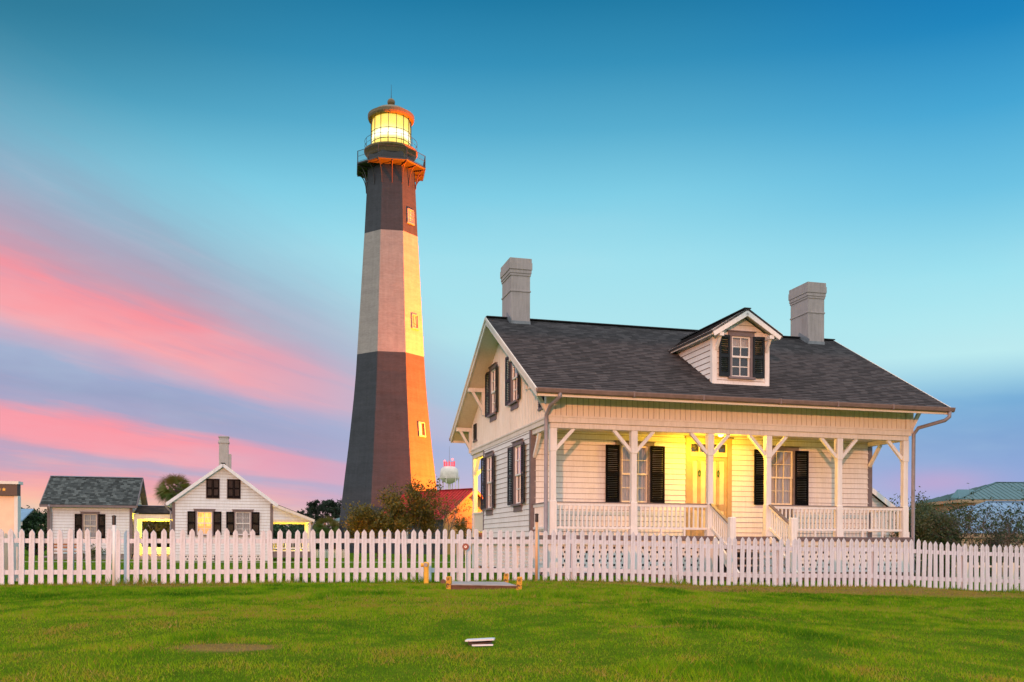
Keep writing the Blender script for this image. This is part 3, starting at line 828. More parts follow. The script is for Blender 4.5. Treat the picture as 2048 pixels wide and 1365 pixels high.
def window(parent, c, du, dn, w, z0, z1, cols, rows, sash='white', curtain='curtain', trim='mauve', shut=None, shw=0.4, ang=0.0, lintel=0.11, lw=0.0, sill=True, name='window', lit=None, split=.5, drop=None, sidegap=0.06, apron=0):
    """double-hung window let into the wall at c (on the wall line), with sash, muntins, panes, curtain, shutters"""
    c, du, dn = Vector(c), Vector(du), Vector(dn); Z = Vector((0, 0, 1)); W = w / 2
    P = lambda a, zz, o=0: c + du * a + Z * zz + dn * o
    f = MB()
    for s_ in (-1, 1): f.bar(P(s_ * (W + sidegap / 2), z0, -.03), P(s_ * (W + sidegap / 2), z1, -.03), sidegap, .14, dn)
    f.bar(P(-W - sidegap - lw, z1 + lintel / 2, .005), P(W + sidegap + lw, z1 + lintel / 2, .005), .09, lintel, Z)
    f.bar(P(-W - sidegap - lw - .03, z1 + lintel + .012, .02), P(W + sidegap + lw + .03, z1 + lintel + .012, .02), .13, .024, Z)
    if sill: f.bar(P(-W - sidegap - .05, z0 - .03, .03), P(W + sidegap + .05, z0 - .03, .03), .16, .06, Z)
    if apron: f.bar(P(-W - sidegap, z0 - .06 - apron / 2, .022), P(W + sidegap, z0 - .06 - apron / 2, .022), .03, apron, Z)
    fr = f.build(name, M[trim], parent)
    q = MB(); zm = z0 + (z1 - z0) * .5; sw = .045
    for (a, b, o) in ((z0, zm + .02, -.045), (zm - .02, z1, -.015)):
        q.bar(P(-W + sw / 2, a, o), P(-W + sw / 2, b, o), sw, .035, dn); q.bar(P(W - sw / 2, a, o), P(W - sw / 2, b, o), sw, .035, dn)
        q.bar(P(-W + sw, a + .025, o), P(W - sw, a + .025, o), .033, .05, Z); q.bar(P(-W + sw, b - .02, o), P(W - sw, b - .02, o), .033, .04, Z)
        for i in range(1, cols):
            xx = -W + sw + (w - 2 * sw) * i / cols; q.bar(P(xx, a + .05, o), P(xx, b - .04, o), .022, .026, dn)
        for j in range(1, rows // 2):
            zz = a + .05 + (b - a - .09) * j / (rows // 2); q.bar(P(-W + sw, zz, o), P(W - sw, zz, o), .026, .022, Z)
    q.build('sash', M[sash], fr)
    g = MB(); g.face([P(-W, z0, -.05), P(W, z0, -.05), P(W, zm, -.05), P(-W, zm, -.05)]); g.face([P(-W, zm, -.02), P(W, zm, -.02), P(W, z1, -.02), P(-W, z1, -.02)])
    g.build('pane', M['glass'], fr)
    if curtain:
        k = MB(); n = 40; zb = z0 if drop is None else z1 - (z1 - z0) * drop
        ph = random.random() * 6
        for i in range(n):
            a, b = -W + w * i / n, -W + w * (i + 1) / n
            oa, ob = (-.13 + .02 * math.sin(i * 1.15 + ph), -.13 + .02 * math.sin((i + 1) * 1.15 + ph))
            k.face([P(a, zb, oa), P(b, zb, ob), P(b, z1, ob), P(a, z1, oa)])
        k.build('curtain', M[lit or curtain], fr)
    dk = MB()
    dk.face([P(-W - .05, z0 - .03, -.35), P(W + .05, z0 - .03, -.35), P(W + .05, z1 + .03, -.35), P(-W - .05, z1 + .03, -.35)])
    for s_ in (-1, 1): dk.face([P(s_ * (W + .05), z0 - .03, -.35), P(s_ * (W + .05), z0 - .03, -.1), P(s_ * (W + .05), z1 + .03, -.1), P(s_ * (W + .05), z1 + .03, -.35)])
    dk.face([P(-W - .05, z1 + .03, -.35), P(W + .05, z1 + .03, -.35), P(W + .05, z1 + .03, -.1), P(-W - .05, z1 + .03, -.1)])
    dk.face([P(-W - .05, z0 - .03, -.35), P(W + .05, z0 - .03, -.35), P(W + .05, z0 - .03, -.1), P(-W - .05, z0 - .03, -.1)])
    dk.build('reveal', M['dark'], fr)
    if shut:
        for s_ in (-1, 1):
            hp = P(s_ * (W + sidegap + .005), 0, .045)
            shutter(fr, hp, du * s_, dn, shw, z0 - .01, z1 + .01, M[shut], ang, split)
    return fr

def lattice(name, parent, org, du, dn, u0, u1, z0, z1, mat, pitch=.115, bar_=.055):
    org, du, dn = Vector(org), Vector(du), Vector(dn); b = MB(); Z = Vector((0, 0, 1))
    P = lambda a, zz, o=0: org + du * a + Z * zz + dn * o
    nz = max(2, int(round((z1 - z0) / pitch))); nu = max(2, int(round((u1 - u0) / pitch)))
    for j in range(nz + 1):
        zz = z0 + (z1 - z0) * j / nz; b.bar(P(u0, zz), P(u1, zz), .03, bar_, Z)
    for j in range(nz):
        za, zb = z0 + (z1 - z0) * j / nz + bar_ / 2, z0 + (z1 - z0) * (j + 1) / nz - bar_ / 2
        for i in range(nu + 1):
            uu = u0 + (u1 - u0) * (i + (.5 if j % 2 else 0)) / nu
            if uu > u1: continue
            b.bar(P(uu, za), P(uu, zb), bar_, .028, dn)
    return b.build(name, mat, parent)

# ------------------------------------------------------------------ keeper's house (local axes: x along the front, y back, z up)
def build_house():
    root = thing('keepers_house', 'large cream clapboard house with a long front porch, dormer and dark shingle roof', 'house', (0.956, 24.0, 0), YAW)
    random.seed(3)
    L, D, PV, RV = 10.67, 9.40, 1.75, 7.5
    FZ, BB, BT = 1.10, 3.98, 4.15           # porch floor, band bottom, band top
    X, Y, Z = Vector((1, 0, 0)), Vector((0, 1, 0)), Vector((0, 0, 1))
    W, T, MV = M['white'], M['trim'], M['mauve']
    sl = 0.5424
    roofz = lambda v: 7.71 - sl * abs(4.7 - v)
    # foundation
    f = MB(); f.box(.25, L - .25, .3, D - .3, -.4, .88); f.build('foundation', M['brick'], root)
    f = MB()
    f.box(-.02, L + .02, -.02, .12, .86, .975); f.box(-.02, L + .02, D - .12, D + .02, .86, .975)
    f.box(-.02, .12, .12, D - .12, .86, .975); f.box(L - .12, L + .02, .12, D - .12, .86, .975)
    f.build('rim_board', M['cream'], root)
    d = MB(); d.box(-.07, L + .07, -.07, PV, .98, FZ); d.box(-.07, L + .07, RV, D + .07, .98, FZ)
    d.box(-.05, L + .05, PV, RV, .98, 1.07)
    d.build('porch_deck', M['deck'], root, bevel=.012)
    us = [0.11, 2.32, 4.51, 6.24, 8.44, 10.57]
    for u in us: pr = MB(); pr.box(u - .17, u + .17, .02, .3, -.4, .86); pr.build('pier', W, root)
    for v in (1.75, 3.6, 5.6, 7.5, 9.2): pr = MB(); pr.box(.02, .3, v - .17, v + .17, -.4, .86); pr.build('pier', W, root)
    for a, b in zip(us[:-1], us[1:]):
        if abs(a - 4.51) < .01: continue
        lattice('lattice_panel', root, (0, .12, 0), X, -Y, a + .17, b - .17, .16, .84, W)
    vs_ = [.2, 1.75, 3.6, 5.6, 7.5, 9.2]
    for i, (a, b) in enumerate(zip(vs_[:-1], vs_[1:])):
        lattice('lattice_panel', root, (.12, 0, 0), Y, -X, a + .17, b - .17, .16, .84, W)
    g = MB(); g.box(.05, L, -.02, .1, -.3, .12); g.build('ground_beam', M['brownwall'], root)
    # lower walls in lap siding
    win1, win2 = (3.02, .78), (7.60, .80)
    doorc, doorw = 5.30, 1.14
    hol = [(2.62, 3.42, 2.05, 3.64), (7.20, 8.00, 2.05, 3.64), (doorc - .72, doorc + .72, FZ, 3.93)]
    a = MB(); lap(a, (0, PV, 0), X, -Y, .1, L - .1, 1.08, 3.99, hol)
    lap(a, (L, RV, 0), -X, Y, .1, L - .1, 1.08, 3.99)
    side = [(2.66, 3.44, 2.02, 3.70), (6.19, 6.97, 2.02, 3.70)]
    lap(a, (0, 0, 0), Y, -X, PV + .12, RV - .12, 1.08, 3.99, side)
    lap(a, (L, 0, 0), Y, X, PV + .12, RV - .12, 1.08, 3.99)
    a.build('clapboard_wall', [W, M['joint_shadow']], root)
    c = MB()
    for (u, v) in ((0, PV), (L, PV), (0, RV), (L, RV)):
        x0, x1 = (u - .02, u + .13) if u == 0 else (u - .13, u + .02)
        y0, y1 = (v - .02, v + .12) if v == PV else (v - .12, v + .02)
        c = MB(); c.box(x0, x1, y0, y1, 1.07, 3.98); c.build('corner_board', MV, root)
    # band and beams
    b = MB()
    b.box(-.03, L + .03, -.03, .11, BB + .003, BT); b.box(-.03, L + .03, D - .11, D + .03, BB + .003, BT)
    b.box(-.03, .09, .11, D - .11, BB + .003, BT); b.box(L - .09, L + .03, .11, D - .11, BB + .003, BT)
    b.box(-.05, L + .05, -.05, -.03, BT - .035, BT + .012); b.box(-.05, -.03, -.03, D, BT - .035, BT + .012)
    b.build('band_board', T, root)
    b = MB()
    b.box(.02, L - .02, .02, .17, 3.845, BB); b.box(.02, L - .02, D - .17, D - .02, 3.845, BB)
    b.box(.02, .15, .17, PV - .02, 3.845, BB); b.box(L - .15, L - .02, .17, PV - .02, 3.845, BB)
    b.box(.02, .15, RV + .02, D - .17, 3.845, BB); b.box(L - .15, L - .02, RV + .02, D - .17, 3.845, BB)
    b.build('porch_beam', T, root, bevel=.01)
    ce = MB(); ce.box(.1, L - .1, .12, PV, 3.985, 4.02); ce.box(.1, L - .1, RV, D - .12, 3.985, 4.02)
    ce.build('porch_ceiling', M['cream'], root)
    # frieze under the eave, gables
    fz = MB(); fz.box(.02, L - .02, .02, .05, BT, 5.02, 1); boards(fz, (0, .02, 0), X, -Y, .14, L - .14, BT, 5.0, gap=.014)
    fz.box(-.01, .13, -.02, .02, BT, 5.02); fz.box(L - .13, L + .01, -.02, .02, BT, 5.02)
    fz.build('frieze', [M['cream'], M['mauve']], root)
    gh = [(5.74, 6.46, 5.0, 6.42), (3.09, 3.81, 5.0, 6.42)]
    for sx, uu in ((-1, 0), (1, L)):
        gm = MB()
        tf = lambda v: roofz(v) - .17
        boards(gm, (uu - sx * .02, 0, 0), Y, X * sx, .02, D - .02, BT, tf, gh if sx < 0 else [], step=.155, gap=.10, proud=.036)
        for p in np.linspace(.02, D - .02, 61)[:-1]:
            q = p + (D - .04) / 60
            for za, zb, va, vb in cut(BT, tf((p + q) / 2), p, q, gh if sx < 0 else []):
                gm.face([(uu - sx * .018, va, za), (uu - sx * .018, vb, za), (uu - sx * .018, vb, zb), (uu - sx * .018, va, zb)])
        gm.build('gable_wall', M['gable'], root)
    # roof
    ul, ur = -.6, L + .62
    rf = MB(); ve, vb_ = -.85, D + .85
    ze = roofz(ve)
    courses(rf, (ul, ve, ze), (ur, ve, ze), (ul, 4.7, 7.71), (ur, 4.7, 7.71))
    courses(rf, (ur, vb_, ze), (ul, vb_, ze), (ur, 4.7, 7.71), (ul, 4.7, 7.71))
    rf.bar((ul, 4.7, 7.715), (ur, 4.7, 7.715), .26, .03, m=0)
    th = .15
    for s_, v0 in ((1, ve), (-1, vb_)):
        rf.faces([(ul + .02, v0, ze - th), (ur - .02, v0, ze - th), (ur - .02, 4.7, 7.71 - th), (ul + .02, 4.7, 7.71 - th)], [(0, 1, 2, 3)], 1)
    roof = rf.build('roof', [M['roof'], M['cream']], root)
    for uu in (ul, ur):
        rk = MB()
        for v0 in (ve, vb_):
            dv = 1 if v0 < 0 else -1
            o = .0 if uu < 0 else -.04
            rk.bar((uu + .02 + o, v0, ze - .115), (uu + .02 + o, 4.7, 7.71 - .115), .04, .20, (0, 0, 1))
            rk.bar((uu - .012 + (.045 if uu > 0 else 0), v0, ze - .035), (uu - .012 + (.045 if uu > 0 else 0), 4.7, 7.71 - .035), .035, .07, (0, 0, 1))
        rk.build('rake_board', T, roof)
    for q0, q1 in ((ve - .01, ve + .03), (vb_ - .03, vb_ + .01)): fa = MB(); fa.box(ul + .03, ur - .03, q0, q1, ze - .20, ze - .02); fa.build('fascia', M['cream'], roof)
    for v0, sg in ((ve - .012, -1), (vb_ + .012, 1)):
        gt = MB()
        prof = [(0, .0), (0, -.10), (.05, -.125), (.10, -.10), (.125, -.02), (.125, .0), (.115, .0), (.112, -.018), (.09, -.09), (.05, -.112), (.012, -.09), (.012, 0)]
        p0 = [Vector((ul - .02, v0 + sg * a_, ze - .012 + b_)) for a_, b_ in prof]; n = len(p0)
        p1 = [p + Vector((ur - ul + .10, 0, -.01)) for p in p0]
        gt.faces(p0 + p1, [(i, (i + 1) % n, n + (i + 1) % n, n + i) for i in range(n)] + [tuple(range(n)), tuple(reversed(range(n, 2 * n)))])
        if sg < 0:
            for uu in (1.9, 3.8, 6.0, 7.7, 9.4): gt.box(uu - .02, uu + .02, ve - .145, ve - .005, ze - .145, ze - .008)
        gt.build('gutter', M['gutter'], root)
    ds = MB()
    ds.tube([(-.02, ve - .06, ze - .1), (-.03, ve - .03, ze - .22), (-.08, -.3, 4.36), (-.115, -.06, 4.14), (-.115, -.05, 4.0), (-.115, -.05, .18), (-.2, -.1, .06)], .052, 10)
    ds.build('downspout', M['spout'], root, smooth=True)
    ds = MB()
    ds.tube([(ur - .04, ve - .06, ze - .1), (ur - .05, ve - .05, ze - .27), (ur - .12, ve + .04, ze - .36), (L + .18, -.12, 4.20), (L + .10, -.03, 4.02), (L + .10, -.0, .18), (L + .2, -.05, .08)], .052, 10)
    ds.build('downspout', M['spout'], root, smooth=True)
    # gable brackets
    for sx, uu in ((-1, 0), (1, L)):
        for v in (0.02, 2.0, 7.4, D - .02):
            zz = roofz(v) - .30
            k = MB(); o = .56
            k.bar((uu, v, zz), (uu + sx * o, v, zz), .11, .13); k.bar((uu + sx * .42, v, zz - .04), (uu + sx * .05, v, zz - .68), .09, .09)
            k.bar((uu + sx * .05, v, zz), (uu + sx * .05, v, zz - .82), .11, .08, (0, 1, 0))
            k.build('bracket', T, root)
    # chimneys
    for u0, u1, v0, v1 in ((.05, .65, 4.22, 5.28), (10.0, 10.6, 4.15, 5.2)):
        k = MB(); k.box(u0, u1, v0, v1, 6.6, 9.06)
        for z0, z1, e in ((8.42, 8.47, .02), (8.90, 8.97, .02), (8.97, 9.08, .036), (9.08, 9.29, .055), (9.29, 9.42, .04)): k.box(u0 - e, u1 + e, v0 - e, v1 + e, z0, z1)
        k.box(u0 + .12, u1 - .12, v0 + .12, v1 - .12, 9.3, 9.424)
        ch = k.build('chimney', M['chimney'], root, bevel=.008)
        fl_ = MB()
        fl_.bar((u0 - .006, v0 - .06, roofz(v0) + .06), (u0 - .006, 4.7, 7.71 + .10), .012, .18); fl_.box(u0 - .012, u1 + .012, v0 - .012, v0 - .003, roofz(v0) - .05, roofz(v0) + .10)
        fl_.build('flashing', M['galv'], ch)
    # porch posts with braces
    def post(u, v, side, bs):
        p = MB(); w = .075
        p.box(u - w, u + w, v - w, v + w, FZ, 3.845)
        for z0, z1, e in ((FZ, FZ + .16, .105), (FZ + .16, 1.98, .09), (3.25, 3.842, .09)): p.box(u - e, u + e, v - e, v + e, z0, z1)
        po = p.build('porch_post', W if not side else M['trim'], root, bevel=.012)
        for (dx, dy) in bs:
            b_ = MB(); b_.bar((u + dx * .08, v + dy * .08, 3.32), (u + dx * .56, v + dy * .56, 3.85), .085, .085, (dy, dx, 0)); b_.build('brace', W, po)
    for i, u in enumerate(us):
        bs = [(1, 0)] if i == 0 else [(-1, 0)] if i == 5 else [(1, 0), (-1, 0)]
        post(u, .105, False, bs)
        post(u, D - .105, True, bs + ([(0, -1)] if i in (0, 5) else []))
    for u in (.085, L - .085): wb = MB(); wb.bar((u, PV - .03, 3.25), (u, PV - .55, 3.85), .085, .085, (1, 0, 0)); wb.build('wall_brace', W, root)
    # railings
    def rail(a, b, skip=0):
        a, b = Vector(a), Vector(b); d_ = (b - a).normalized(); nn = Vector((-d_.y, d_.x, 0))
        r_ = MB(); up = Vector((0, 0, 1))
        r_.bar(a + up * .855, b + up * .855, .11, .022, m=1); r_.bar(a + up * .805, b + up * .805, .06, .078); r_.bar(a + up * .20, b + up * .20, .06, .06)
        ro = r_.build('porch_railing', [W, MV], root)
        ln = (b - a).length; n = max(3, int(round(ln / .122)))
        for i in range(1, n):
            p = a.lerp(b, i / n); q = MB(); q.bar(p + up * .23, p + up * .766, .036, .036, nn); q.build('baluster', W, ro)
        for f_ in (.35, .68) if ln > 1.9 else (): 
            p = a.lerp(b, f_); q = MB(); q.bar(p, p + up * .17, .05, .05, nn); q.build('rail_foot', W, ro)
    for i in (0, 1, 3, 4): rail((us[i] + .09, .105, FZ), (us[i + 1] - .09, .105, FZ))
    rail((.085, .2, FZ), (.085, PV - .02, FZ)); rail((L - .085, .2, FZ), (L - .085, PV - .02, FZ))
    for i in range(5): rail((us[i] + .09, D - .105, FZ), (us[i + 1] - .09, D - .105, FZ))
    q = MB(); q.box(.06, .11, RV + .03, D - .2, FZ + .2, FZ + .80); q.box(.03, .14, RV + .03, D - .2, FZ + .80, FZ + .86); q.build('end_panel', M['cream'], root)
    # steps
    sx0, sx1, n, run = 4.56, 6.18, 5, .27
    for i in range(n):
        k = MB(); zt = FZ - .01 - (i + 1) * .183; y1 = -.07 - i * run
        k.box(sx0, sx1, y1 - run - .03, y1, zt - .045, zt)
        k.build('step', M['steps'], root, bevel=.008)
    for u in (sx0 - .02, sx1 + .02): sg = MB(); sg.bar((u, -.07, .98), (u, -.07 - n * run, .06), .05, .26); sg.build('stringer', W, root)
    for u in (4.50, 6.25):
        k = MB(); v = -1.17; k.box(u - .085, u + .085, v - .085, v + .085, -.1, 1.58)
        k.box(u - .10, u + .10, v - .10, v + .10, -.1, .9)
        k.build('newel_post', W, root, bevel=.025)
        r_ = MB(); a, b = Vector((u, -.02, FZ + .86)), Vector((u, v + .09, 1.40))
        r_.bar(a, b, .10, .03, m=1); r_.bar(a - Z * .055, b - Z * .055, .055, .08)
        a2, b2 = a - Z * .64, b - Z * .64; r_.bar(a2, b2, .05, .06)
        ro = r_.build('stair_railing', [W, MV], root)
        for i in range(1, 9):
            p0, p1 = a.lerp(b, i / 9), a2.lerp(b2, i / 9); q = MB(); q.bar(p1, p0 - Z * .08, .034, .034, (1, 0, 0)); q.build('baluster', W, ro)
    # windows
    for uc, w in ((3.02, .80), (7.60, .80)):
        window(root, (uc, PV, 0), X, -Y, w, 2.05, 3.64, 3, 4, 'cream', shut='shutter_b', shw=.42, ang=R(4), lw=.12, apron=.34 if uc > 5 else 0)
    for vc in (3.05, 6.58):
        window(root, (0, vc, 0), Y, -X, .78, 2.02, 3.70, 2, 4, 'white', curtain=None, shut='shutter', shw=.43, ang=R(6), lw=.10, apron=.16)
    for vc in (3.45, 6.10):
        window(root, (0, vc, 0), Y, -X, .72, 5.0, 6.42, 2, 4, 'white', curtain=None, shut='shutter', shw=.38, ang=R(7), lw=.06, apron=.16)
    for v0, v1 in ((.50, .92), (8.50, 8.92)):
        k = MB(); k.box(-.045, -.005, v0, v1, 4.44, 5.0 if v0 < 1 else 5.0)
        for j in range(10): zz = 4.50 + j * .05; k.bar((-.06, v0 + .05, zz), (-.06, v1 - .05, zz), .03, .012, m=0)
        k.box(-.06, -.0, v0 - .04, v1 + .04, 4.39, 4.44, 1)
        k.build('louvred_vent', [M['shutter'], M['mauve']], root)
    # front doors
    k = MB(); P0 = PV
    for s_ in (-1, 1): k.box(doorc + s_ * .65 - .07, doorc + s_ * .65 + .07, P0 - .035, P0 + .12, FZ, 3.93)
    k.box(doorc - .58, doorc + .58, P0 - .03, P0 + .12, 3.80, 3.93)
    k.box(doorc - .76, doorc + .76, P0 - .07, P0 + .02, 3.93, 3.965, 1)
    k.box(doorc - .58, doorc + .58, P0 + .06, P0 + .14, FZ, 3.8, 2)
    dr = k.build('front_door', [M['door'], MV, M['doorpanel']], root)
    k = MB(); k.box(doorc - .58, doorc + .58, P0 - .0, P0 + .055, 3.40, 3.50)
    for zz in (3.50, 3.765): k.box(doorc - .58, doorc + .58, P0 + .005, P0 + .05, zz, zz + .03)
    for q in (-.565, -.29, 0, .29, .565): k.box(doorc + q - .018, doorc + q + .018, P0 + .005, P0 + .05, 3.53, 3.765)
    k.build('transom', M['doorpanel'], dr)
    k = MB(); k.face([(doorc - .57, P0 + .03, 3.52), (doorc + .57, P0 + .03, 3.52), (doorc + .57, P0 + .03, 3.77), (doorc - .57, P0 + .03, 3.77)]); k.build('transom_pane', M['glass'], dr)
    k = MB(); k.box(doorc - .57, doorc + .57, P0 + .045, P0 + .058, 3.53, 3.765); k.build('transom_dark', M['dark'], dr)
    for s_ in (-1, 1):
        x0, x1 = (doorc - .575, doorc - .01) if s_ < 0 else (doorc + .01, doorc + .575)
        k = MB(); w = x1 - x0; y0, y1 = P0 + .0, P0 + .045; st_ = .075
        k.box(x0, x0 + st_, y0, y1, FZ, 3.38); k.box(x1 - st_, x1, y0, y1, FZ, 3.38); k.box(x0 + w / 2 - .045, x0 + w / 2 + .045, y0, y1, FZ + .22, 3.28)
        for a_, b_ in ((FZ, FZ + .22), (1.86, 2.03), (3.28, 3.38)): k.box(x0 + st_, x1 - st_, y0, y1, a_, b_)
        k.box(x0 + st_, x1 - st_, y0 + .025, y1 + .01, FZ + .22, 3.28, 1)
        for a_, b_ in ((x0 + st_, x0 + w / 2 - .045), (x0 + w / 2 + .045, x1 - st_)):
            for z0, z1 in ((FZ + .25, 1.84), (2.06, 3.25)): k.box(a_ + .02, b_ - .02, y0 + .012, y0 + .03, z0, z1, 1)
        lf = k.build('door_leaf', [M['door'], M['doorpanel']], dr)
        k = MB(); cx, cz = x0 + w / 2, 2.92
        for j in range(16):
            t0 = 2 * math.pi * j / 16; k.tube([(cx + .022 * math.cos(t0), y0 - .012, cz + .07 * math.sin(t0)), (cx + .045 * math.cos(t0 + .5), y0 - .035, cz + .10 * math.sin(t0 + .5))], [.016, .006], 5)
        k.build('wreath', M['green'], lf)
        kn = MB(); xk = x1 - .04 if s_ < 0 else x0 + .04; kn.tube([(xk, y0, 2.0), (xk, y0 - .05, 2.0), (xk, y0 - .07, 2.0)], [.012, .025, .018], 8); kn.build('door_knob', M['brass'], lf)
        if s_ < 0: pl_ = MB(); pl_.box(x0 + .12, x1 - .08, y0 - .012, y0 - .002, 1.90, 1.99); pl_.build('letter_plate', M['brass'], lf)
    # porch lamp
    lp = MB(); lx, ly = 5.10, .62; lp.lathe([(.09, 3.985), (.09, 3.95), (.05, 3.94)], 16, 0, (lx, ly)); lo = lp.build('ceiling_lamp', M['brass'], root)
    lp = MB(); lp.lathe([(.06, 3.945), (.085, 3.91), (.07, 3.86), (.03, 3.84)], 16, 0, (lx, ly)); lp.build('lamp_globe', M['bulb'], lo, smooth=True)
    def lamp(name, loc, e, c, rad=.09):
        q = bpy.data.lights.new(name, 'POINT'); q.energy = e; q.color = c; q.shadow_soft_size = rad
        o = bpy.data.objects.new(name, q); COL.objects.link(o); o.parent = lo; o.location = loc
    lamp('porch_lamp_light', (lx, ly, 3.66), 235, (1.0, .50, .02), .16)
    lp = MB(); lp.lathe([(.06, 3.985), (.085, 3.93), (.07, 3.86), (.03, 3.84)], 16, 0, (1.6, 8.4)); lp.build('rear_lamp_globe', M['bulb'], lo, smooth=True)
    lamp('rear_lamp_light', (1.6, 8.4, 3.76), 320, (1.0, .62, .05))
    # dormer
    dc, hw, dv = 5.40, .81, .08
    zr = lambda v: roofz(v)
    ez, rz_ = 6.53, 7.16; slope = (rz_ - ez) / 1.02
    dm = MB()
    gt_ = lambda u: rz_ - .10 - slope * abs(u - dc)
    hole = [(dc - .28, dc + .28, 5.40, 6.50)]
    lap(dm, (0, dv, 0), X, -Y, dc - hw, dc + hw, 5.16, 7.05, hole, top=gt_)
    for s_ in (-1, 1):
        uu = dc + s_ * hw
        n = 9
        for i in range(n):
            z0 = 5.2 + i * .155; z1 = min(z0 + .142, 6.56)
            v0 = dv; ve0 = 4.7 - (7.71 - z0) / sl; ve1 = 4.7 - (7.71 - z1) / sl
            ve0, ve1 = max(ve0, v0 + .002), max(ve1, v0 + .002)
            dm.face([(uu + s_ * .02, v0, z0), (uu + s_ * .02, ve0 + .1, z0), (uu, ve1 + .1, z1), (uu, v0, z1)])
            dm.face([(uu, v0, z0), (uu, ve0 + .1, z0), (uu + s_ * .02, ve0 + .1, z0), (uu + s_ * .02, v0, z0)], 1)
            dm.face([(uu + s_ * .003, v0, z0 - .013), (uu + s_ * .003, ve0 + .1, z0 - .013), (uu + s_ * .003, ve0 + .1, z0), (uu + s_ * .003, v0, z0)], 1)  # painted lap shadow on the dormer sides
    dmo = dm.build('dormer', [W, M['joint_shadow']], root)
    k = MB()
    for s_ in (-1, 1):
        uu = dc + s_ * hw; k.box(uu - .06 + s_ * -.035, uu + .06 + s_ * -.035 , dv - .035, dv + .0, 5.14, 6.62); k.box(*(sorted((uu + s_ * .022, uu + s_ * .04))), dv - .03, dv + .10, 5.2, 6.5)
    k.box(dc - hw, dc + hw, dv - .045, dv - .002, 5.12, 5.26)
    for s_ in (-1, 1): k.bar((dc + s_ * 1.0, dv - .36, ez - .06), (dc, dv - .36, rz_ - .075), .04, .18, (0, 0, 1))
    for s_ in (-1, 1): k.bar((dc + s_ * 1.0, dv - .33, ez - .035), (dc + s_ * 1.0, 2.5, ez - .035), .04, .12)
    for s_ in (-1, 1): k.bar((dc + s_ * .74, dv - .03, 6.46), (dc + s_ * .74, dv - .36, 6.46), .12, .10); k.bar((dc + s_ * .74, dv - .03, 6.12), (dc + s_ * .74, dv - .25, 6.44), .08, .07, (1, 0, 0))
    k.build('dormer_trim', W, dmo)
    k = MB()
    for s_ in (-1, 1):
        a_, b_ = Vector((dc + s_ * 1.05, dv - .38, ez - .015)), Vector((dc + s_ * 1.05, 2.56, ez - .015))
        c_, d_ = Vector((dc, dv - .38, rz_ + .015)), Vector((dc, 3.74, rz_ + .015))
        if s_ < 0: courses(k, b_, a_, d_, c_)
        else: courses(k, a_, b_, c_, d_)
        k.faces([a_ - Z * .05, b_ - Z * .05, d_ - Z * .05, c_ - Z * .05], [(0, 1, 2, 3)], 1)
        k.faces([a_ - Z * .05, c_ - Z * .05, c_ + Z * .02, a_ + Z * .02], [(0, 1, 2, 3)], 0)
        k.faces([a_ - Z * .05, b_ - Z * .05, b_ + Z * .02, a_ + Z * .02], [(0, 1, 2, 3)], 0)
    k.bar((dc, dv - .39, rz_ + .02), (dc, 3.7, rz_ + .02), .2, .025)
    k.build('dormer_roof', [M['roof'], M['cream']], dmo)
    window(root, (dc, dv, 0), X, -Y, .56, 5.40, 6.50, 2, 4, 'white', curtain='curtain', shut='shutter', shw=.33, ang=R(6), lintel=.12, lw=.05, drop=.26, name='dormer_window')
build_house()

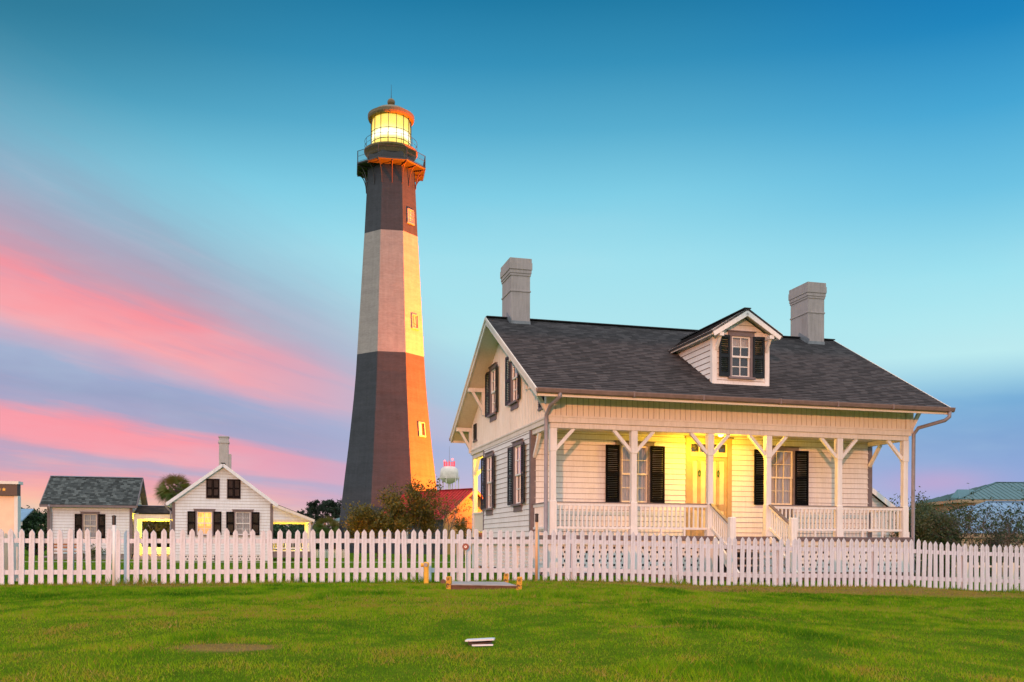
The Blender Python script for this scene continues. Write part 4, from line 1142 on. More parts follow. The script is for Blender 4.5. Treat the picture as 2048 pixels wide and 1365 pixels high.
# ------------------------------------------------------------------ picket fence
def fy(x): return 20.54 + .178 * x
def build_fence():
    rs = random.Random(11)
    root = thing('picket_fence', 'long white picket fence crossing the whole picture in front of the houses', 'fence', (0, 0, 0))
    A = math.atan(.178); d = Vector((math.cos(A), math.sin(A), 0)); nn = Vector((-d.y, d.x, 0))
    def picket_mesh(rounded, w, h):
        k = MB(); t = .011
        if rounded: top = [(w / 2, h - .06), (w * .42, h - .03), (w * .2, h - .006), (0, h), (-w * .2, h - .006), (-w * .42, h - .03), (-w / 2, h - .06)]
        else: top = [(w / 2, h - .085), (w * .40, h - .055), (0, h), (-w * .40, h - .055), (-w / 2, h - .085)]
        out = [(-w / 2, 0), (w / 2, 0)] + top
        k.poly([(a, t, b) for a, b in out], (0, -1, 0), 2 * t)
        return k
    protos = []
    pitch = lambda x: float(np.interp(x, [-11, -3, 1, 5, 12], [.184, .173, .1675, .160, .153]))
    x = -11.6; joints = []; cur = None; cnt = 0
    items = []
    while x < 14.6:
        items.append(x); x += pitch(x) * math.cos(A)
    per = 15
    def tilt(x):                                        # the boards lean and rise a little with the ground
        return gz(x, fy(x) - .0)
    k = 0
    pm = {}
    for kind in (0, 1, 2):
        o = picket_mesh(kind == 1, [.104, .098, .098][kind], 1.13).build('picket', M['fence'])
        pm[kind] = o.data; bpy.data.objects.remove(o)
    for p0 in range(0, len(items), per):
        seg = items[p0:p0 + per + 1]
        xa, xb = seg[0] - .02, seg[-1] - .02
        za, zb = gz(xa, fy(xa)), gz(xb, fy(xb))
        a = Vector((xa, fy(xa), za)); b = Vector((xb, fy(xb), zb))
        q = MB()
        for hh in (.255, .885):
            j = rs.uniform(-.012, .012)
            q.bar(a + nn * .036 + Vector((0, 0, hh + j)), b + nn * .036 + Vector((0, 0, hh + rs.uniform(-.012, .012))) - d * .004, .042, .092)
        pan = q.build('fence_panel', M['fence'], root)
        q = MB(); pz = za; px = a + nn * .115
        q.box(-.052, .052, -.052, .052, -.3, 1.02 + rs.uniform(-.03, .05)); q.build('fence_post', M['fence'], root, loc=(px.x, px.y, pz), rot=(rs.uniform(-.02, .02), rs.uniform(-.02, .02), A), bevel=.008)
        for xx in items[p0:p0 + per]:
            kind = 1 if -1.55 < xx < .75 else (0 if xx < -1.55 else 2)
            o = bpy.data.objects.new('picket', pm[kind]); COL.objects.link(o); o.parent = pan
            o.location = (xx, fy(xx), gz(xx, fy(xx)) + rs.uniform(-.012, .012) + .004)
            o.rotation_euler = (rs.uniform(-.012, .012), rs.gauss(0, .013), A + rs.uniform(-.03, .03))
            o.scale = (rs.uniform(.95, 1.05), 1, rs.uniform(.985, 1.01))
    # one board has slipped and leans across its neighbour
    xx = 9.35; o = bpy.data.objects.new('picket', pm[2]); COL.objects.link(o); o.parent = root
    o.location = (xx, fy(xx) + .085, gz(xx, fy(xx)) - .03); o.rotation_euler = (.03, -.07, A)
build_fence()

# ------------------------------------------------------------------ small cottages on the left
def simple_gable_roof(root, u0, u1, v0, v1, ze, zr, along='x', mat='slate', step=.15, trim='trim', th=.10, ridge_cap=None, name='roof'):
    rf = MB(); Z = Vector((0, 0, 1))
    if along == 'x':
        vm = (v0 + v1) / 2; E = [((u0, v0, ze), (u1, v0, ze), (u0, vm, zr), (u1, vm, zr)), ((u1, v1, ze), (u0, v1, ze), (u1, vm, zr), (u0, vm, zr))]
        rd = ((u0, vm, zr), (u1, vm, zr))
    else:
        um = (u0 + u1) / 2; E = [((u0, v1, ze), (u0, v0, ze), (um, v1, zr), (um, v0, zr)), ((u1, v0, ze), (u1, v1, ze), (um, v0, zr), (um, v1, zr))]
        rd = ((um, v0, zr), (um, v1, zr))
    for e in E:
        courses(rf, *e, step=step)
        rf.faces([Vector(p) - Z * th for p in (e[0], e[1], e[3], e[2])], [(0, 1, 2, 3)], 1)
    rf.bar(Vector(rd[0]) + Z * .01, Vector(rd[1]) + Z * .01, .2, .04, m=2)
    ro = rf.build(name, [M[mat], M[trim], M[ridge_cap or mat]], root)
    k = MB()
    for e in E:
        e = [Vector(p) for p in e]
        for a, b in ((e[0], e[2]), (e[1], e[3])): k.bar(a - Z * .075, b - Z * .075, .04, .15, Z)
        k.bar(e[0] - Z * .07, e[1] - Z * .07, .04, .12, Z)
    k.build('roof_trim', M[trim], ro)
    return ro

def lamp_at(root, loc, e, c, host_loc=None, rad=.07):
    k = MB(); k.lathe([(.02, loc[2] + .12), (.07, loc[2] + .07), (.08, loc[2] + .03), (.04, loc[2] - .02)], 12, 0, loc[:2])
    b = k.build('lamp_globe', M['bulbw'], root, smooth=True)
    q = bpy.data.lights.new('porch_lamp', 'POINT'); q.energy = e; q.color = c; q.shadow_soft_size = rad
    o = bpy.data.objects.new('porch_lamp', q); COL.objects.link(o); o.parent = b; o.location = (loc[0], loc[1], loc[2] - .12)

def build_cottages():
    X, Y, Z = Vector((1, 0, 0)), Vector((0, 1, 0)), Vector((0, 0, 1))
    random.seed(5)
    YEL = (1.0, .60, .03)
    # -- gabled cottage, gable to the viewer
    root = thing('gabled_cottage', 'small white clapboard cottage with a gable, tall grey chimney and lit window', 'house', (-16.58, 46.0, 0), YAW)
    L, D, um = 4.72, 7.0, 2.36
    hol = [(1.12, 1.84, 1.28, 2.42), (2.94, 3.66, 1.28, 2.42)]
    top = lambda u: 4.68 - .75 * abs(u - um)
    k = MB(); lap(k, (0, 0, 0), X, -Y, 0, L, .30, 4.70, hol, top=top, step=.148)
    lap(k, (L, 0, 0), Y, X, 0, D, .30, 2.9, step=.148); lap(k, (0, D, 0), -Y, -X, 0, D, .30, 2.9, step=.148)
    k.face([(L, D, .3), (0, D, .3), (0, D, 2.9), (um, D, 4.68), (L, D, 2.9)])
    k.build('clapboard_wall', [M['cottage'], M['joint_shadow']], root)
    for u0, u1 in ((-.03, .11), (L - .11, L + .03)): k = MB(); k.box(u0, u1, -.035, .02, .28, 2.86); k.build('corner_board', M['mauve'], root)
    k = MB(); k.box(.05, L - .05, .06, D, -.2, .28); k.build('foundation', M['brick'], root)
    lattice('lattice_panel', root, (0, .02, 0), X, -Y, .35, 1.95, .02, .27, M['white'], pitch=.13, bar_=.06)
    lattice('lattice_panel', root, (0, .02, 0), X, -Y, 2.6, L - .3, .02, .27, M['white'], pitch=.13, bar_=.06)
    for u in (.17, 2.28, L - .17): k = MB(); k.box(u - .2, u + .2, -.01, .3, -.2, .29); k.build('pier', M['cottage'], root)
    simple_gable_roof(root, -.27, L + .24, -.30, D + .3, 2.82, 4.80, 'y', 'brownroof', .15, trim='cottage')
    k = MB(); k.tube([(-.34, -.28, 2.74), (-.34, D + .3, 2.74)], .06, 8); k.tube([(-.34, -.2, 2.72), (-.2, -.1, 2.5), (-.09, -.06, 2.4), (-.09, -.06, .1)], .045, 8)
    k.build('downspout', M['spout'], root)
    window(root, (1.48, 0, 0), X, -Y, .72, 1.28, 2.42, 2, 4, 'white', curtain='curtain', shut='shutter_b', shw=.37, ang=R(3), lw=.08, lit='litblind', drop=.62)
    k = MB(); k.face([(1.12, .30, 1.28), (1.84, .30, 1.28), (1.84, .30, 2.42), (1.12, .30, 2.42)]); k.build('lit_room', M['litroom'], root)
    window(root, (3.30, 0, 0), X, -Y, .72, 1.28, 2.42, 2, 4, 'white', curtain='curtain', shut='shutter_b', shw=.37, ang=R(3), lw=.08)
    for u0, u1 in ((1.57, 2.16), (2.56, 3.16)):
        k = MB(); k.box(u0 - .03, u1 + .03, -.05, -.02, 3.07, 4.05); fr = k.build('shuttered_opening', M['mauve'], root)
        shutter(fr, ((u0 + u1) / 2 - .003, -.055, 0), -X, -Y, (u1 - u0) / 2, 3.1, 4.03, M['shutter_b']); shutter(fr, ((u0 + u1) / 2 + .003, -.055, 0), X, -Y, (u1 - u0) / 2, 3.1, 4.03, M['shutter_b'])
    k = MB(); k.box(1.98, 2.46, 3.6, 4.2, 4.2, 6.5); k.box(1.94, 2.50, 3.56, 4.24, 6.2, 6.3); k.box(1.95, 2.49, 3.57, 4.23, 6.5, 6.56); k.box(2.46, 2.60, 3.65, 4.15, 4.2, 5.62)
    k.build('chimney', M['chimney_grey'], root)
    # side porch under a lean-to roof
    k = MB(); Lp = 6.65
    lap(k, (0, .02, 0), X, -Y, L + .04, Lp - .1, 2.06, 2.84, (), top=lambda u: 2.76 - .385 * (u - L), step=.148)
    k.build('porch_gable', [M['cottage'], M['joint_shadow']], root)
    rf = MB(); e0, e1, r0, r1 = (Lp + .12, -.28, 2.10), (Lp + .12, 5.0, 2.10), (L, -.28, 2.90), (L, 5.0, 2.90)
    courses(rf, e0, e1, r0, r1); rf.faces([Vector(p) - Z * .06 for p in (e0, e1, r1, r0)], [(0, 1, 2, 3)], 1)
    ro = rf.build('porch_roof', [M['brownroof'], M['cream']], root)
    k = MB(); k.bar((L + .02, -.27, 2.80), (Lp + .12, -.27, 2.01), .04, .14); k.build('roof_trim', M['trim'], ro)
    k = MB(); k.box(L, Lp, -.02, 5, .16, .46, 1); k.box(L, Lp + .05, -.06, 5, .46, .52); k.build('porch_floor', [M['trim'], M['mauve']], root)
    for v in (.05, 1.7, 3.3, 4.9):
        k = MB(); k.box(Lp - .16, Lp - .04, v - .06, v + .06, .52, 2.08); k.build('porch_post', M['white'], root)
    k = MB(); k.box(L, Lp, 0, .10, 1.94, 2.07); k.box(Lp - .16, Lp - .04, .1, 5, 1.94, 2.07); k.box(L, Lp, 4.85, 4.95, 1.94, 2.07); k.build('porch_beam', M['cream'], root)
    k = MB()
    k.bar((L, 4.9, 1.05), (Lp - .1, 4.9, 1.05), .06, .06); k.bar((L, 4.9, .62), (Lp - .1, 4.9, .62), .05, .05)
    for j in range(14): u = L + .1 + j * .13; k.bar((u, 4.9, .62), (u, 4.9, 1.05), .03, .03)
    k.bar((L, .05, 1.02), (Lp - .1, .05, 1.02), .05, .05); k.bar((L, .05, .62), (Lp - .1, .05, .62), .05, .05)
    for j in range(14): u = L + .1 + j * .13; k.bar((u, .05, .62), (u, .05, 1.02), .03, .03)
    for j in range(34): v = .15 + j * .135; k.bar((Lp - .1, v, .62), (Lp - .1, v, 1.02), .03, .03)
    k.bar((Lp - .1, .1, 1.02), (Lp - .1, 4.9, 1.02), .05, .05); k.bar((Lp - .1, .1, .62), (Lp - .1, 4.9, .62), .05, .05)
    k.build('porch_railing', M['white'], root)
    lamp_at(root, (5.9, 2.2, 2.1), 330, YEL)
    k = MB(); k.tube([(Lp + .14, -.2, 2.0), (Lp + .0, -.1, 1.75), (Lp - .02, -.06, 1.6), (Lp - .02, -.06, .2)], .045, 8); k.build('porch_downspout', M['spout'], root)
    # -- low cottage, eaves to the viewer
    r2 = thing('low_cottage', 'low white cottage with a steep grey shingle roof and one shuttered window', 'house', (-23.42, 47.5, 0), YAW)
    L2, D2 = 3.96, 4.2
    k = MB(); lap(k, (0, 0, 0), X, -Y, 0, L2, .30, 2.80, [(1.66, 2.29, 1.10, 2.32)], step=.148)
    lap(k, (L2, 0, 0), Y, X, 0, D2, .3, 4.2, (), top=lambda v: 4.22 - .66 * abs(v - D2 / 2), step=.148); lap(k, (0, D2, 0), -Y, -X, 0, D2, .3, 4.2, (), top=lambda v: 4.22 - .66 * abs(v - D2 / 2), step=.148)
    k.face([(L2, D2, .3), (0, D2, .3), (0, D2, 2.8), (L2, D2, 2.8)])
    k.build('clapboard_wall', [M['cottage'], M['joint_shadow']], r2)
    for u0, u1 in ((-.03, .11), (L2 - .11, L2 + .03)): k = MB(); k.box(u0, u1, -.035, .02, .28, 2.68); k.build('corner_board', M['mauve'], r2)
    k = MB(); k.box(0.0, L2, -.04, -.005, 2.66, 2.80); k.build('frieze_board', M['cream'], r2)
    k = MB(); k.box(.03, L2 - .03, .03, D2, -.2, .29); k.build('foundation', M['concrete'], r2)
    simple_gable_roof(r2, -.30, L2 + .28, -.36, D2 + .36, 2.78, 4.36, 'x', 'slate', .155, ridge_cap='bluetin', trim='mauve')
    window(r2, (1.975, 0, 0), X, -Y, .63, 1.10, 2.32, 2, 4, 'cream', curtain='curtain', shut='shutter_b', shw=.34, ang=R(3), lw=.08)
    k = MB(); k.tube([(.12, -.42, 2.74), (.14, -.2, 2.5), (.16, -.08, 2.35), (.16, -.08, .35), (.10, -.2, .15), (-.2, -.3, .12)], .055, 8); k.build('downspout', M['spout'], r2, smooth=True)
    # covered breezeway between them
    b = thing('breezeway', 'lit yellow covered walkway with a small dark roof joining the two white cottages', 'breezeway', (-23.42, 47.5, 0), YAW)
    u0, u1 = L2 + .05, 6.18
    k = MB(); courses(k, (u0 + .05, .10, 2.40), (u1 - .05, .10, 2.40), (u0 + .12, .9, 2.82), (u1 - .05, .9, 2.82)); courses(k, (u1 - .05, 1.9, 2.40), (u0 + .05, 1.9, 2.40), (u1 - .05, .9, 2.82), (u0 + .12, .9, 2.82))
    k.faces([(u0 + .05, .10, 2.36), (u1 - .05, .10, 2.36), (u1 - .05, 1.9, 2.36), (u0 + .05, 1.9, 2.36)], [(3, 2, 1, 0)], 1)
    k.bar((u0 + .12, .9, 2.83), (u1, .9, 2.83), .18, .03, m=2)
    k.build('roof', [M['brownroof'], M['cream'], M['bluetin']], b)
    k = MB(); k.box(u0, u1, .14, .22, 2.10, 2.36); k.build('header_beam', M['cream'], b)
    k = MB(); k.box(u0, u1, 1.72, 1.80, 2.04, 2.36); k.build('header_beam', M['cream'], b)
    for u, v in ((u0 + .12, .18), (u0 + .12, 1.74), (u1 - .10, 1.74)):
        k = MB(); k.box(u - .08, u + .08, v - .06, v + .06, .2, 2.1); k.build('post', M['white'], b)
    k = MB(); k.box(u0 + .01, u0 + .05, .25, 1.7, .2, 2.1); k.build('side_boards', M['white'], b)
    k = MB(); lap(k, (0, 1.78, 0), X, -Y, u0 + .2, u1 - .2, .26, .66, step=.13); k.build('low_wall', [M['white'], M['joint_shadow']], b)
    k = MB(); k.box(u0, u1, .05, 1.85, -.1, .22); k.box(u0, u1, -.25, .05, -.1, .10); k.build('floor', M['path'], b)
    k = MB(); k.tube([(u0 + .25, .12, .22), (u0 + .25, .12, 1.12)], .02, 6); k.build('rail_post', M['lh_iron'], b)
    k = MB(); k.tube([(u1 - .3, .12, .22), (u1 - .3, .12, 1.12)], .02, 6); k.tube([(u0 + .25, .12, 1.12), (u0 + .6, .12, 1.12)], .018, 6); k.build('handrail', M['lh_iron'], b)
    lamp_at(b, (5.05, .95, 2.15), 420, YEL)

m_, b_ = newmat('lit_window_blind')
o_ = objvec(); nz_ = noise(scalev(o_, 5, 5, 1.5), 2.0, 4, .6)
c_, _ = ramp(nz_, [(.3, lin(250, 150, 60)), (.55, lin(255, 215, 95)), (.75, lin(255, 225, 140))])
S.tree.links.new(c_.k, b_.inputs['Base Color']); S.tree.links.new(c_.k, b_.inputs['Emission Color']); b_.inputs['Emission Strength'].default_value = .75
M['litblind'] = m_
M['litroom'] = emit('lit_room_wall', (1.0, .52, .14), .55)
build_cottages()

# ------------------------------------------------------------------ buildings beyond
def build_red_roof():
    A = math.atan2(.72, .69)
    root = thing('red_roofed_building', 'brick building with a red metal roof at the foot of the lighthouse', 'building', (-5.84, 80.0, 0), A)
    # local x runs along the gable end (away to the right), y along the ridge towards the tower
    X, Y, Z = Vector((1, 0, 0)), Vector((0, 1, 0)), Vector((0, 0, 1))
    W, D, ze, zr = 6.8, 9.0, 3.2, 5.75
    k = MB(); k.box(.02, W - .02, .02, D, -.3, ze, 0); k.build('wall', M['navywall'], root)
    k = MB(); k.faces([(0, 0, -.2), (W, 0, -.2), (W, 0, ze), (W / 2, 0, zr - .1), (0, 0, ze)], [(0, 1, 2, 3, 4)]); k.build('gable_wall', M['floodlit_orange'], root)
    rf = MB(); ov = .35
    for s_ in (0, 1):
        a = Vector((-.35, -ov, ze - .18)) if s_ == 0 else Vector((W + .35, -ov, ze - .18)); r_ = Vector((W / 2, -ov, zr))
        d = Vector((0, D + ov, 0)); n = 22
        rf.faces([a, a + d, r_ + d, r_, a - Z * .08, a + d - Z * .08, r_ + d - Z * .08, r_ - Z * .08], [(0, 1, 2, 3), (4, 7, 6, 5), (0, 4, 5, 1), (0, 3, 7, 4)])
        for i in range(n + 1):
            p = a + d * (i / n); q = r_ + d * (i / n); rf.bar(p + Z * .03, q + Z * .03, .035, .06, Z)
    rf.bar((W / 2, -ov, zr + .02), (W / 2, D, zr + .02), .3, .05)
    ro = rf.build('roof', M['redroof'], root)
    k = MB()
    for s_ in (-.35, W + .35): k.bar((s_, -ov - .02, ze - .30), (W / 2, -ov - .02, zr - .13), .05, .2)
    k.build('roof_trim', M['floodlit_orange'], ro)
    for v in (2.2, 5.2):
        k = MB()
        for q in (-.5, .5): k.bar((-.02, v + q, .9), (-.02, v + q, 2.4), .1, .1)
        for zz in (.9, 1.65, 2.4): k.bar((-.02, v - .5, zz), (-.02, v + .5, zz), .1, .1)
        w_ = k.build('window', M['trim'], root)
        k = MB(); k.face([(-.01, v - .5, .9), (-.01, v + .5, .9), (-.01, v + .5, 2.4), (-.01, v - .5, 2.4)]); k.build('pane', M['dark'], w_)
    k = MB(); k.bar((W * .62, -.03, 0), (W * .62, -.03, 2.2), 1.0, .08, Y); k.build('door', M['brownwall'], root)
build_red_roof()

def build_water_tower():
    Y0 = 550.0; p = at(898, 1090, Y0)
    root = thing('water_tower', 'white water tower on legs far off behind the red roof, red beacons on top', 'water tower', (p.x, Y0, 0))
    zc = lambda py: (1089.5 - py) * Y0 / 1883 + CAMZ
    k = MB(); k.lathe([(.9, zc(968)), (2.2, zc(966.5)), (4.2, zc(962.5)), (5.3, zc(957)), (5.35, zc(945)), (5.0, zc(939)), (3.6, zc(934.5)), (1.5, zc(933)), (.3, zc(932.8))], 32)
    k.build('tank', M['tank'], root, smooth=True)
    k = MB(); k.lathe([(.9, -1), (.9, zc(966))], 16); k.build('riser', M['tank'], root, smooth=True)
    for i in range(6):
        a = 2 * math.pi * (i + .25) / 6; k = MB(); k.tube([(6.1 * math.sin(a), 6.1 * math.cos(a), -1), (5.55 * math.sin(a), 5.55 * math.cos(a), zc(956))], .3, 8); k.build('leg', M['tank'], root)
    k = MB(); n = 32
    for i in range(n):
        a, b = 2 * math.pi * i / n, 2 * math.pi * (i + 1) / n
        for hz, w in ((zc(957.5), .25), (zc(954), .1)): k.bar((6 * math.sin(a), 6 * math.cos(a), hz), (6 * math.sin(b), 6 * math.cos(b), hz), w, w)
        k.bar((6 * math.sin(a), 6 * math.cos(a), zc(957.5)), (6 * math.sin(a), 6 * math.cos(a), zc(954)), .08, .08)
    k.build('balcony', M['tank'], root)
    k = MB(); n = 12
    for i in range(n):
        a = 2 * math.pi * i / n; k.box(3.1 * math.sin(a) - .22, 3.1 * math.sin(a) + .22, 3.1 * math.cos(a) - .2, 3.1 * math.cos(a) + .2, zc(933.5), zc(922.5 + (i % 3)))
    for hz in (zc(931), zc(926)):
        for i in range(n): a, b = 2 * math.pi * i / n, 2 * math.pi * (i + 1) / n; k.bar((3.1 * math.sin(a), 3.1 * math.cos(a), hz), (3.1 * math.sin(b), 3.1 * math.cos(b), hz), .18, .18)
    k.build('antenna_ring', M['redant'], root)
    k = MB(); k.tube([(0, 0, zc(933)), (0, 0, zc(893))], [.14, .06], 6); k.build('mast', M['galv'], root)
    k = MB(); k.lathe([(.1, zc(921.5)), (.55, zc(920.5)), (.55, zc(918.5)), (.1, zc(917.5))], 12, 0, (1.9, -1.5)); k.lathe([(.1, zc(924.5)), (.4, zc(923.5)), (.4, zc(922)), (.1, zc(921))], 12, 0, (-2.6, -1.5)); k.build('beacon', M['redlamp'], root)
build_water_tower()

def hip_house(name, label, Yd, pts, eave_px, base_mat, roof_mat, depth, wall_z0=-.3, ridge_run=6.0, posts=()):
    """pts: eave left, hip top left, ridge right end (photo pixels at distance Yd)"""
    e, r0, r1 = at(*pts[0], Yd), at(*pts[1], Yd + depth / 2), at(*pts[2], Yd + depth / 2)
    root = thing(name, label, 'house', (e.x, Yd, 0))
    Lr = r1.x - e.x; ze = e.z; zr = r0.z; hx = r0.x - e.x; Z = Vector((0, 0, 1))
    V = lambda a, b, c: Vector((a, b, c))
    rf = MB()
    quads = [[V(0, 0, ze), V(Lr, 0, ze), V(Lr - .01, depth / 2, zr), V(hx, depth / 2, zr)], [V(0, depth, ze), V(0, 0, ze), V(hx, depth / 2, zr)], [V(Lr, depth, ze), V(0, depth, ze), V(hx, depth / 2, zr), V(Lr - .01, depth / 2, zr)]]
    for q in quads: rf.face(q); rf.face([p - Z * .12 for p in reversed(q)])
    n = int(Lr / .45)
    for i in range(1, n):
        xx = Lr * i / n; top = depth / 2 * min(1, xx / max(hx, .01)); zt = ze + (zr - ze) * min(1, xx / max(hx, .01))
        rf.bar((xx, 0, ze + .02), (xx, top, zt + .02), .03, .05, Z)
    m = int(depth / .5)
    for i in range(1, m):
        yy = depth * i / m; f = 1 - abs(yy - depth / 2) / (depth / 2); rf.bar((0, yy, ze + .02), (hx * f, yy, ze + (zr - ze) * f + .02), .03, .05, Z)
    rf.bar((0, 0, ze + .03), (hx, depth / 2, zr + .03), .14, .05); rf.bar((hx, depth / 2, zr + .03), (Lr, depth / 2, zr + .03), .2, .05)
    rf.build('roof', M[roof_mat], root)
    k = MB(); k.box(-.02, Lr, -.03, .02, ze - .28, ze - .03); k.box(-.03, .02, .02, depth, ze - .28, ze - .03); k.build('fascia', M['beige'], root)
    return root, Lr, ze, zr, hx

def build_right_houses():
    root, Lr, ze, zr, hx = hip_house('blue_roofed_house', 'pale house under a big blue grey metal roof behind the bare shrub on the right', 50, ((1838, 1066), (1975, 1004), (2240, 1000)), 0, 'beige', 'bluetin', 9)
    k = MB(); k.box(.6, Lr, .6, 8.4, -.3, ze - .1); w = k.build('wall', M['cream'], root)
    for u in (2.0, 4.2, 6.6):
        k = MB(); k.box(u - .5, u + .5, .54, .59, .0, ze - .35); k.build('window', M['dark'], root)
        k = MB(); k.box(u - .58, u - .5, .53, .6, -.1, ze - .3); k.box(u + .5, u + .58, .53, .6, -.1, ze - .3); k.build('window_frame', M['trim'], root)
    k = MB(); k.box(8.2, Lr, -1.0, .5, -.3, ze - .35); k.build('side_wing', M['beige'], root)
    root, Lr, ze, zr, hx = hip_house('teal_roofed_house', 'tan house with a tall teal metal hip roof at the far right edge', 78, ((1917, 999), (1992, 965.5), (2300, 962)), 0, 'beige', 'tealtin', 9)
    k = MB(); k.box(.5, Lr, .6, 8.5, -.3, ze - .1); k.build('wall', M['beige'], root)
    k = MB(); k.box(1.5, 1.85, .1, .5, -.2, ze - .1); k.box(5.0, 5.3, .1, .5, -.2, ze - .1); k.build('porch_column', M['trim'], root)
    k = MB(); k.box(2.2, 4.8, .52, .58, 1.6, ze - .4); k.build('window', M['tealtin'], root)
    k = MB(); p = Vector((at(1952, 977.5, 78).x - root.location.x, 1.9, at(1952, 977.5, 79.9).z))
    k.faces([(0.2, .2, ze + .02), (2.6, .2, ze + .02), (2.8, 3.3, p.z), (1.45, 3.3, p.z), (.6, 3.3, ze)], [(0, 1, 2, 3), (0, 3, 4)]); k.build('lower_hip', M['tealtin'], root)
    # outbuilding glimpsed through the end of the porch
    a, b = at(1741, 978, 37.5), at(1790, 1018, 37.5)
    sl_ = (a.z - b.z) / (b.x - a.x); xr_, zr_ = b.x + .35, b.z - sl_ * .35
    half = 3.0; root = thing('white_shed', 'white shed gable with a dark roof edge seen through the right end of the porch', 'shed', (xr_ - half, 37.5, 0))
    zp = zr_ + sl_ * half
    k = MB(); lap(k, (0, 0, 0), (1, 0, 0), (0, -1, 0), -half + .25, half - .25, -.2, zp - .15, (), top=lambda u: zp - .2 - sl_ * abs(u), step=.15)
    k.face([(half - .25, 0, -.2), (half - .25, 4, -.2), (half - .25, 4, zr_ + .1), (half - .25, 0, zr_ + .1)]); k.build('wall', [M['white'], M['joint_shadow']], root)
    rf = MB()
    courses(rf, (half, -.25, zr_), (half, 4.2, zr_), (0, -.25, zp), (0, 4.2, zp)); courses(rf, (-half, 4.2, zr_), (-half, -.25, zr_), (0, 4.2, zp), (0, -.25, zp)); rf.build('roof', M['roof'], root)
    k = MB()
    for s_ in (-1, 1): k.bar((s_ * half, -.24, zr_ - .09), (0, -.24, zp - .09), .05, .17)
    k.build('rake_board', M['white'], root)
    # low cream paling behind the right end of the picket fence
    root = thing('low_paling_fence', 'low cream paling fence half hidden behind the right end of the picket fence', 'fence', (0, 0, 0))
    k = MB(); k.bar(at(1905, 1133, 27.5), at(2120, 1134, 28.5), .05, .06); k.bar(at(1905, 1156, 27.5), at(2120, 1156, 28.5), .05, .06); k.build('rail', M['trim'], root)
    for i in range(12):
        p = at(1916 + i * 18.5, 1161, 27.4 + i * .085); k = MB(); k.box(p.x - .055, p.x + .055, p.y - .03, p.y - .005, p.z - .15, p.z + .52); k.build('paling', M['cream'], root)
    # house with a blue roof and carport seen past the sign on the left
    p = at(26, 1024, 60); root = thing('blue_gabled_porch', 'corner of a porch with a pale blue roof between the sign and the dark tree', 'house', (p.x, 60, 0))
    k = MB(); k.faces([(-4, 0, 2.4), (.55, 0, 2.25), (.2, 2.2, 3.1), (-4, 2.2, 3.1), (-4, 0, 2.32), (.55, 0, 2.17), (.2, 2.2, 3.02), (-4, 2.2, 3.02)], [(0, 1, 2, 3), (7, 6, 5, 4), (0, 4, 5, 1), (1, 5, 6, 2)]); k.build('roof', M['bluetin'], root)
    k = MB(); k.box(-4, .5, .05, .2, 1.95, 2.2); k.build('beam', M['trim'], root)
    k = MB(); k.bar((.1, .12, 2.0), (-.35, .12, 1.5), .1, .1); k.box(-.45, -.3, .05, .2, 0, 2.0); k.build('post', M['trim'], root)
    k = MB(); k.box(-4, -.6, 1.0, 1.2, 0, 2.6); k.build('wall', M['beige'], root)
build_right_houses()
# far small roofs and the lit palings between cottage and tower
def build_far_bits():
    p = at(684, 1042, 112); root = thing('teal_roofed_bungalow', 'bungalow roof edge peeping out left of the lighthouse foot', 'house', (p.x, 112, 0))
    k = MB(); zt = at(684, 1035, 112).z; zb = at(684, 1043, 112).z
    k.faces([(-1.6, 0, zb), (6, 0, zb), (6, 2.5, zt + .4), (.4, 2.5, zt + .4), (-1.6, 0, zb - .12), (6, 0, zb - .12), (6, 2.5, zt + .28), (.4, 2.5, zt + .28)], [(0, 1, 2, 3), (7, 6, 5, 4), (0, 4, 5, 1), (3, 7, 4, 0)]); k.build('roof', M['tealtin'], root)
    k = MB(); k.box(-1.6, 6, -.03, .02, zb - .35, zb - .05); k.build('fascia', M['white'], root)
    k = MB(); k.box(-.9, 6, .6, 4, -.2, zb); k.build('wall', M['beige'], root)
    k = MB(); k.box(-1.2, -1.05, .1, .25, 0, zb - .1); k.build('post', M['white'], root)
    root = thing('garden_paling', 'short white paling fence glowing yellow beyond the cottage porch', 'fence', (0, 0, 0))
    for i in range(24):
        p = at(616 + i * 3.2, 1113, 58); k = MB(); k.box(p.x - .032, p.x + .032, 58, 58.02, p.z - .1, p.z + .42); k.build('picket', M['white'], root)
    a, b = at(614, 1104, 58.05), at(692, 1104.3, 58.05); k = MB(); k.bar(a, b, .03, .05); k.build('rail', M['white'], root)
    # path
    k = MB(); n = 40
    for i in range(n):
        x0, x1 = -34 + i * 1.2, -34 + (i + 1) * 1.2
        f = lambda x: 42.0 + .10 * (x + 16)
        k.face([(x0, f(x0), gz(x0, f(x0)) + .006), (x1, f(x1), gz(x1, f(x1)) + .006), (x1, f(x1) + 1.5, gz(x1, f(x1) + 1.5) + .006), (x0, f(x0) + 1.5, gz(x0, f(x0) + 1.5) + .006)])
    o = k.build('path', M['path']); tag(o, 'pale concrete path crossing the lawn in front of the cottages', 'path', kind='structure')
build_far_bits()

